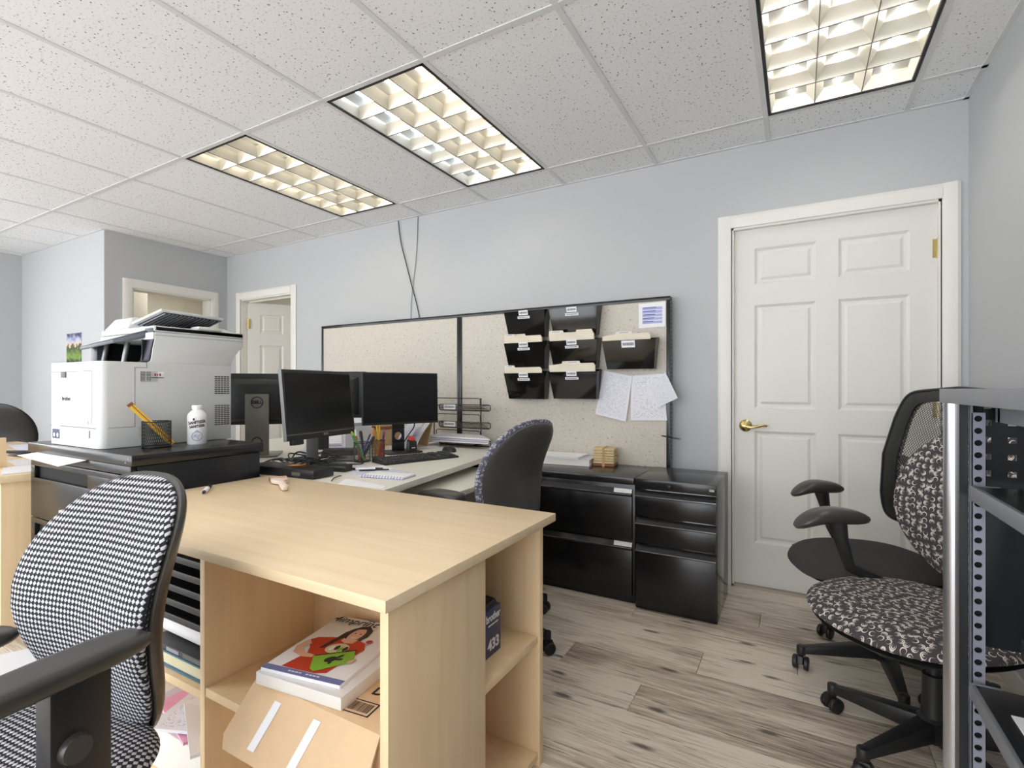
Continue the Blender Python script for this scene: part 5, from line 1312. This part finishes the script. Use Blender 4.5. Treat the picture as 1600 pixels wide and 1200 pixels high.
def office_chair(name, label, loc, rz, cfg):
    T = thing(name, label, 'chair', loc, rz); g = cfg.get
    star_base(T, R=g('R', .30), a0=g('a0', 0))
    # under-seat mechanism
    zs = g('zs', .47); sx = g('sx', .03)
    MB().hexa([(-.09, -.09, zs-.10), (.09, -.08, zs-.10), (.09, .08, zs-.10), (-.09, .09, zs-.10)], [(-.15, -.12, zs-.055), (.14, -.10, zs-.055), (.14, .10, zs-.055), (-.15, .12, zs-.055)]).cyl((0, 0, zs-.16), (0, 0, zs-.09), .032, n=18).build('mechanism', black_plastic, T, bevel=.006, world=False)
    # seat
    a, b, n = g('seat', (.245, .255, 3))
    wat = lambda x, y: -.045*max(0, x/a)**3*.6
    m = MB(); m.pad(lambda t: sup(t, a, b, n), lambda x, y, h: (sx+x, y, zs-.03+h+wat(x, y)-.012*math.exp(-(x*x+y*y)/.03)*(h > 0)), .032, .022, nr=10, nt=56, pf=4, pb=4)
    seat = m.build('seat', g('fab'), T, world=False)
    m = MB(); m.pad(lambda t: sup(t, a*.96, b*.96, n), lambda x, y, h: (sx+x, y, zs-.052+h+wat(x, y)), .004, .022, nr=6, nt=48, pf=5, pb=4)
    m.build('seat_shell', black_plastic, seat, world=False)
    # backrest
    bx, zc = g('bx', -.24), g('zc', .70); ol = g('bol'); tilt = g('tilt', .16); wrap = g('wrap', .5); lum = g('lum', .03)
    curve = lambda y, z: bx-tilt*z+wrap*y*y+lum*math.cos(z*9)
    m = MB(); m.pad(ol, lambda y, z, h: (curve(y, z)+h, y, zc+z), g('tf', .028), g('tb', .018), nr=11, nt=64, pf=3.2, pb=6)
    back = m.build('backrest', g('fab'), T, world=False)
    k_ = g('shk', 1.015)
    m = MB(); m.pad(lambda t: tuple(v*k_ for v in ol(t)), lambda y, z, h: (curve(y/k_, z/k_)-g('tb', .018)*.5+h, y, zc+z), .004, g('sht', .03), nr=9, nt=64, pf=8, pb=3.2)
    m.build('back_shell', g('shell', black_plastic), back, world=False)
    MB().tube([(-.10, 0, zs-.08), (bx+.01, 0, zs-.07), (bx-.05, 0, zs+.04), (bx-.045, 0, zc-.17)], [.028, .028, .026, .022], 12, flat=1.6, up=(1, 0, 0)).build('back_bar', black_plastic, T, world=False)
    # knob
    if g('knob'):
        kx_, ky_ = g('knob'); MB().tube([(.05, ky_, zs-.085), (kx_, ky_, zs-.09)], .013, 10).tube([(kx_, -.05, zs-.098), (kx_, -.04, zs-.098), (kx_, .04, zs-.098), (kx_, .05, zs-.098)], [.021, .026, .026, .021], 18).build('knob', black_plastic, T, world=False)
    for y, spec in g('arms', {}).items():
        x0, x1, z, w_, th, pw, pt = spec
        def post(o, y=y, spec=spec):
            xc = (x0+x1)/2-.04
            m = MB(); m.hexa([(xc-pw/2, y-pt/2, zs-.06), (xc+pw/2, y-pt/2, zs-.06), (xc+pw/2, y+pt/2, zs-.06), (xc-pw/2, y+pt/2, zs-.06)], [(xc-pw/2, y-pt/2, z-th*.4), (xc+pw/2, y-pt/2, z-th*.4), (xc+pw/2, y+pt/2, z-th*.4), (xc-pw/2, y+pt/2, z-th*.4)])
            m.hexa([(xc-pw*.3, min(y, 0)+.0 if y > 0 else y, zs-.085), (xc+pw*.3, min(y, 0) if y > 0 else y, zs-.085), (xc+pw*.3, y if y > 0 else 0, zs-.085), (xc-pw*.3, y if y > 0 else 0, zs-.085)], [(xc-pw*.3, min(y, 0) if y > 0 else y, zs-.058), (xc+pw*.3, min(y, 0) if y > 0 else y, zs-.058), (xc+pw*.3, y if y > 0 else 0, zs-.058), (xc-pw*.3, y if y > 0 else 0, zs-.058)])
            p = m.build('arm_post', black_plastic, T, bevel=.005, world=False)
            s_ = 1 if y > 0 else -1
            MB().cyl((xc+.012, y+s_*pt/2, z-.12), (xc+.012, y+s_*(pt/2+.012), z-.12), .022, .020, 22).build('arm_button', arm_plastic, p, world=False)
        arm(T, y, x0, x1, z, w_, th, post, droop=g('droop', .02))
    return T
def egg(wm, hb, ht, low=.7, n=2.5):
    def f(t):
        a, b = sup(t, wm, ht if math.sin(t) > 0 else hb, n)
        if b < 0: a *= 1-(1-low)*(abs(b)/hb)**1.5
        return a, b
    return f
# houndstooth chair in the left foreground
office_chair('office_chair', 'office chair in black and white houndstooth fabric, left foreground, its arm toward the viewer', (-1.230, .325, 0), math.radians(-82), dict(
    fab=weave_m, zs=.475, seat=(.25, .26, 3), sx=.05, bx=-.205, zc=.715, bol=egg(.212, .32, .22, .80, 2.4), wrap=.75, lum=.05, tilt=.18, tf=.03, tb=.02, sht=.055, shk=1.03,
    shell=arm_plastic, arms={.237: (-.105, .19, .694, .085, .034, .085, .04), -.245: (-.14, .17, .60, .085, .034, .085, .04)}, droop=.004, a0=.3))
# dark blue chair at the workstation, seen from behind
office_chair('office_chair', 'grey shelled office chair with blue swirl fabric, pushed up to the workstation desk', (-1.255, 1.995, 0), math.radians(171), dict(
    fab=swirl_blue, zs=.47, seat=(.25, .26, 2.8), sx=.04, bx=-.205, zc=.745, bol=egg(.235, .29, .25, .82, 2.6), wrap=.4, lum=.045, tilt=.2, tf=.052, tb=.02, sht=.026, shk=.93, R=.33,
    shell=shell_plastic, arms={.28: (-.10, .15, .672, .09, .05, .05, .03), -.28: (-.10, .15, .672, .09, .05, .05, .03)}, a0=math.radians(-8-171)))
# swirl chair by the shelf
office_chair('office_chair', 'armless office chair in grey swirl fabric, half hidden behind the metal shelf', (.36, 1.97, 0), math.atan2(-.74, -.67), dict(R=.285,
    fab=swirl_m, zs=.485, seat=(.265, .275, 2.4), sx=.075, bx=-.20, zc=.74, bol=egg(.232, .25, .255, .85, 2.2), wrap=.3, lum=.02, tilt=.10, tf=.03, tb=.02, sht=.025,
    a0=math.atan2(.134, -.274)-math.atan2(-.74, -.67), knob=(.235, .0)))
# far dark chair at the left
office_chair('office_chair', 'dark navy office chair far to the left, behind the left maple desk', (-5.55, 1.62, 0), math.radians(130), dict(
    fab=dark_blue_fab, zs=.47, bx=-.21, zc=.76, bol=egg(.23, .26, .25, .8, 2.5), arms={.28: (-.10, .14, .67, .08, .04, .05, .03), -.28: (-.10, .14, .67, .08, .04, .05, .03)}))

# mesh chair next to the white door
def mesh_chair():
    rz = math.atan2(-.36, -.93)
    T = thing('mesh_chair', 'black mesh-backed office chair with armrests, in front of the white door', 'chair', (.30, 2.45, 0), rz)
    Mi = rootm(T).inverted()
    star_base(T, R=.31, a0=math.atan2(-.10, -.27)-rz)
    zs = .485; sx = .08
    MB().box(-.12, .12, -.09, .09, zs-.115, zs-.058).cyl((0, 0, zs-.17), (0, 0, zs-.1), .032, n=16).build('mechanism', black_plastic, T, bevel=.008, world=False)
    m = MB(); m.pad(lambda t: sup(t, .25, .255, 2.7), lambda x, y, h: (sx+x, y, zs-.035+h-.04*max(0, x/.25)**3), .036, .03, nr=9, nt=48, pf=3.5, pb=3)
    seat = m.build('seat', seat_dark, T, world=False)
    m = MB(); m.pad(lambda t: sup(t, .22, .23, 2.7), lambda x, y, h: (sx+x, y, zs-.068+h-.035*max(0, x/.25)**3), .002, .02, nr=5, nt=40); m.build('seat_shell', black_plastic, seat, world=False)
    bx, z0, z1 = -.165, .56, 1.118
    def half(z): t_ = (z-z0)/(z1-z0); return .268+.012*math.sin(min(1, max(0, t_))**.6*PI)
    def cx(y, z): return bx-.16*(z-z0)+.045*math.sin((z-z0)/(z1-z0)*PI)+.28*y*y
    loop = []
    N_ = 120
    for k in range(N_):
        t_ = 2*PI*k/N_; a, b = sup(t_, 1, 1, 11.0); z = (z0+z1)/2+b*(z1-z0)/2; y = a*half(z)
        if b > .8: z += .018*(1-abs(a))
        loop.append((y, z))
    def ringpt(k, s_, dx): 
        y, z = loop[k % N_]; yc, zc = 0, (z0+z1)/2; y2, z2 = y*s_, zc+(z-zc)*(1-(1-s_)*.62); return Vector((cx(y2, z2)+dx, y2, z2))
    m = MB(); V = []; F = []
    for k in range(N_):
        V += [ringpt(k, 1.0, .012), ringpt(k, 1.0, -.016), ringpt(k, .70, -.012), ringpt(k, .70, .010)]
    for k in range(N_):
        j = (k+1) % N_
        for q in range(4): F.append((k*4+q, k*4+(q+1) % 4, j*4+(q+1) % 4, j*4+q))
    m.add(V, F); fr = m.build('back_frame', black_plastic, T, bevel=.003, world=False)
    # thin crest groove line
    m = MB(); m.tube([ringpt(k, .955, .0125) for k in range(N_)], .0022, 5, closed=True); m.build('frame_seam', dark_gap, fr, world=False)
    # mesh strands, two diagonal families
    m = MB(); zc = (z0+z1)/2
    def inside(y, z): h_ = half(min(max(z, z0), z1))*.74; return abs(y) < h_ and z0+.04 < z < z1-.04
    st = .0145
    for s_ in (1, -1):
        c = -.5
        while c < .5:
            run = []
            z = z0+.03
            while z < z1-.02:
                y = c+s_*(z-zc)
                if inside(y, z): run.append(Vector((cx(y, z)-.002*s_*.3, y, z)))
                elif len(run) > 1: m.tube(run, .00135, 4, cap=False); run = []
                else: run = []
                z += .03
            if len(run) > 1: m.tube(run, .00135, 4, cap=False)
            c += st
    g = m.build('back_mesh', mesh_m, T, world=False); g['kind'] = 'stuff'
    for zz, hh in ((.80, .04), (.665, .03)):
        m = MB(); m.grid(lambda u, v: (cx((u-.5)*2*.2, zz)-.022, (u-.5)*2*.20, zz+hh*(v-.5)-.05*(u-.5)), 12, 1); m.grid(lambda u, v: (cx((u-.5)*2*.2, zz)-.012, (u-.5)*2*.20, zz+hh*(v-.5)-.05*(u-.5)), 12, 1); m.build('lumbar_bar', black_plastic, T, world=False)
    MB().tube([(-.10, 0, zs-.09), (-.21, 0, zs-.08), (-.265, 0, zs+.03), (cx(0, .75)-.03, 0, .75), (cx(0, 1.0)-.02, 0, 1.0)], [.03, .03, .028, .02, .014], 10, flat=1.5, up=(1, 0, 0)).build('back_bar', black_plastic, T, world=False)
    MB().box(.12, .24, -.28, -.20, zs-.075, zs-.062).build('lever', black_plastic, T, bevel=.004, world=False)
    for s_ in (1, -1):
        y = .262 if s_ > 0 else -.295
        o = MB(); x0, x1, z = ((.19, .435, .69) if s_ > 0 else (.015, .235, .69)); xc, hl = (x0+x1)/2, (x1-x0)/2
        o.pad(lambda t: sup(t, hl, .046, 2.6), lambda a, b, h: (xc+a, y+b*(1+.25*a/hl), z+h-.048*max(0, a/hl)**2-.015*max(0, -a/hl)**2), .022, .034, nr=6, nt=40, pf=3, pb=2.5)
        ar = o.build('armrest', arm_plastic, T, world=False)
        MB().tube([(.01, s_*.10, zs-.095), (.03, s_*.26, zs-.08), (xc-.055, y*1.02, zs+.02), (xc-.03, y, .60), (xc-.015, y, .668)], [.02, .022, .02, .024, .034], 12, flat=.7).build('arm_post', black_plastic, ar, world=False)
mesh_chair()

# ------------------------------------------------------------------ metal shelf at the right edge
T = thing('metal_shelf', 'dark grey metal shelf unit with a silver corner post, at the right edge', 'shelf', (.47, .75, 0))
XF_, XK, YA, YZ = .292, .672, -.05, 1.40
MB().box(XF_-.022, XK, YA, YZ+.03, 1.098, 1.128).build('top', shelf_grey, T, bevel=.002)
MB().box(XF_+.05, XF_+.062, YA, YZ-.05, 1.062, 1.098).box(XF_+.05, XK-.02, YZ-.075, YZ-.063, 1.062, 1.098).build('top_rail', shelf_grey, T)
for yy in (YZ+.008, YA+.02): MB().cyl((XF_, yy, 0), (XF_, yy, 1.098), .0195, n=28).build('post', chrome_m, T)
for yy in (YZ+.008, YA+.02): MB().cyl((XK-.02, yy, 0), (XK-.02, yy, 1.098), .016, n=16).build('post', shelf_dark, T)
MB().box(XF_-.004, XF_+.01, YZ-.045, YZ+.0, .0, 1.098).build('post_web', shelf_dark, T)
m = MB()     # slotted upright: two flanges with round holes between
x0, x1, ys_ = XF_+.0105, XF_+.0315, YZ-.065
zz = .06; hr = .0065; pitch = .0243; n = 12
V = []; F = []
def plate(m, z):
    zc_ = z+pitch/2; hw, hh = (x1-x0)/2, pitch/2; xc_ = (x0+x1)/2
    ring = [(xc_+hr*math.cos(2*PI*k/n), ys_, zc_+.0062*math.sin(2*PI*k/n)) for k in range(n)]; ring2 = [(p[0], ys_+.004, p[2]) for p in ring]
    out = []
    for k in range(n):
        c_, s_ = math.cos(2*PI*k/n), math.sin(2*PI*k/n); q = min(hw/max(abs(c_), 1e-6), hh/max(abs(s_), 1e-6)); out.append((xc_+q*c_, ys_, zc_+q*s_))
    F = [(k, (k+1) % n, n+(k+1) % n, n+k) for k in range(n)]+[(k, 2*n+k, 2*n+(k+1) % n, (k+1) % n) for k in range(n)]
    cor = [(x1, ys_, z+pitch), (x0, ys_, z+pitch), (x0, ys_, z), (x1, ys_, z)]
    base = 3*n
    for ci, (a, b) in enumerate(((1, 2), (4, 5), (7, 8), (10, 11))): F.append((n+a, n+b, base+ci))
    m.add(ring+out+ring2+cor, F)
while zz < 1.07: plate(m, zz); zz += pitch
m.box(x0, x0+.002, ys_, ys_+.02, .06, 1.098); m.build('slotted_upright', strip_m, T, recalc=False, smooth=False)
MB().box(x0, x1, ys_+.012, ys_+.016, .05, 1.095).build('upright_backing', dark_gap, T)
# perforated end panel, square holes
m = MB(); yp_ = YZ-.02; xs0, xs1 = XF_+.030, XK-.03
cols = [xs0+.0145+.0385*k for k in range(int((xs1-xs0-.02)/.0385)+1)]; ro = [.955+.0345*k for k in range(5)]
hx_, hz_ = .0065, .0058
xe = [xs0]+[v for c_ in cols for v in (c_-hx_, c_+hx_)]+[xs1]; ze = [.60]+[v for r_ in ro for v in (r_-hz_, r_+hz_)]+[1.098]
for i in range(len(xe)-1):
    for j in range(len(ze)-1):
        if i % 2 and j % 2: continue
        m.box(xe[i], xe[i+1], yp_, yp_+.0015, ze[j], ze[j+1])
g = m.build('perforated_panel', shelf_dark, T, smooth=False)
for z, nm in ((.936, 'shelf_board'), (.545, 'shelf_board'), (.12, 'shelf_board')):
    o = MB().box(XF_+.008, XK, YA+.02, YZ-.085, z-.004, z).build(nm, shelf_dark, T)
    MB().box(XF_+.004, XF_+.012, YA+.02, YZ-.085, z-.028, z+.001).box(XF_+.004, XF_+.05, YZ-.085, YZ-.078, z-.028, z+.001).build('shelf_lip', shelf_grey, o, bevel=.001)
MB().box(XK-.004, XK, YA, YZ, .10, 1.098).build('back_panel', shelf_dark, T)
T = thing('flat_screen', 'black glossy flat screen standing on edge on the middle of the metal shelf', 'screen', (.37, .93, .545), 0)
MB().hexa([(.360, .50, .655), (.385, .50, .650), (.385, 1.285, .650), (.360, 1.285, .655)], [(.395, .50, .905), (.42, .50, .90), (.42, 1.285, .90), (.395, 1.285, .905)]).build('housing', bezel_m, T, bevel=.003)
MB().hexa([(.3595, .51, .668), (.361, .51, .668), (.361, 1.275, .668), (.3595, 1.275, .668)], [(.3915, .51, .897), (.393, .51, .897), (.393, 1.275, .897), (.3915, 1.275, .897)]).build('screen', screen_m, T)
MB().box(.36, .39, .50, 1.285, .625, .655).build('chin_bar', shelf_dark, T, bevel=.003)
MB().box(.40, .55, .85, 1.15, .546, .553).build('stand_base', bezel_m, T); MB().box(.40, .43, .96, 1.04, .553, .72).build('stand', bezel_m, T)
m = MB(); m.sheet((.318, .80, .1215), (.318, 1.28, .1215), (.50, 1.28, .1215), (.50, .80, .1215), .001, (0, 0, 1)); solo(m, 'paper_sheet', paper_m, 'white sheet lying on the lowest board of the metal shelf', 'paper')
m = MB(); m.hexa([(.33, .82, .546), (.36-.005, .82, .546), (.355, 1.22, .546), (.33, 1.22, .546)], [(.33, .82, .548), (.355, .82, .548), (.355, 1.22, .548), (.33, 1.22, .548)]); solo(m, 'paper_sheet', paper_m, 'narrow white sheet on the shelf board under the flat screen', 'paper')

# ------------------------------------------------------------------ left maple desk and the far corner
T = thing('maple_desk', 'light maple desk at the left edge, strewn with papers, beyond the file cabinet', 'desk', (-4.0, 1.25, 0))
MB().box(-4.95, -3.05, .80, 1.435, .708, .740).build('desktop', maple_top, T, bevel=.0015)
MB().box(-3.085, -3.06, .83, 1.42, 0, .708).build('side_panel', maple_v, T, bevel=.001); MB().box(-4.94, -4.915, .83, 1.42, 0, .708).build('side_panel', maple_v, T, bevel=.001)
MB().box(-4.915, -3.085, 1.39, 1.41, .10, .708).build('modesty_panel', maple_v, T)
T = thing('desktop_shelf', 'upright maple desktop shelf end at the extreme left edge on the desk', 'shelf', (-3.7, .86, .74))
MB().box(-3.41, -3.39, .805, .94, .741, .885).build('end_panel', maple_v, T, bevel=.001); MB().box(-4.2, -4.18, .805, .94, .741, .885).build('end_panel', maple_v, T); MB().box(-4.18, -3.41, .805, .94, .86, .88).build('shelf_board', maple_v, T)
for lb, q, mt in [('broad white sheet at the front edge of the left maple desk', ((-3.10, .84), (-3.08, 1.0), (-3.35, 1.10), (-3.36, .92)), paper_m), ('white printed sheet further back on the left maple desk', ((-3.37, .97), (-3.30, 1.10), (-3.62, 1.18), (-3.66, 1.02)), letter_m), ('white crumpled sheet at the far side of the left maple desk', ((-4.2, 1.22), (-4.1, 1.36), (-4.6, 1.44), (-4.65, 1.3)), paper_b)]:
    m = MB(); m.sheet(*[Vector((a, b, .7425)) for a, b in q], .0012, (0, 0, 1)); solo(m, 'paper_sheet', mt, lb, 'paper')
m = MB(); m.hexa([(-3.95, 1.10, .741), (-3.80, 1.11, .741), (-3.72, 1.17, .741), (-3.87, 1.17, .741)], [(-3.95, 1.10, .749), (-3.80, 1.11, .749), (-3.72, 1.17, .749), (-3.87, 1.17, .749)]); solo(m, 'wallet', black_plastic, 'small flat black case lying on the left maple desk', 'case', bevel=.002)
m = MB(); m.tube([(-4.15, 1.13, .748), (-4.0, 1.18, .748), (-3.92, 1.24, .748)], [.006, .012, .008], 8); solo(m, 'pen_case', black_plastic, 'slim black pen case beyond the small flat case on the left desk', 'case')
T = thing('side_table', 'pale laminate table against the far left wall', 'table', (-6.85, 1.85, 0))
MB().box(-6.99, -6.60, 1.2, 2.05, .70, .732).build('tabletop', laminate_m, T, bevel=.003)
for a in ((-6.95, 1.25), (-6.65, 1.25), (-6.95, 2.0), (-6.65, 2.0)): MB().box(a[0]-.015, a[0]+.015, a[1]-.015, a[1]+.015, 0, .70).build('leg', black_metal, T)
MB().box(-6.98, -6.70, 1.9, 2.0, .66, .70).build('apron', black_metal, T)
T = thing('photo_print', 'small landscape photo print with green hills, pinned to the far wall beside the printer', 'picture', (-5.78, YE-.003, 1.37))
m = MB(); m.sheet((-5.935, YE-.003, 1.365), (-5.63, YE-.003, 1.365), (-5.63, YE-.003, 1.63), (-5.935, YE-.003, 1.63), .002, (0, -1, 0)); m.build('print', landscape_m, T)

m = MB(); m.sheet((-2.98, .70, .0015), (-2.70, .66, .0015), (-2.62, .84, .0015), (-2.90, .88, .0015), .001, (0, 0, 1)); solo(m, 'paper_sheet', paper_m, 'white sheet lying on the floor below the left maple desk end', 'paper')
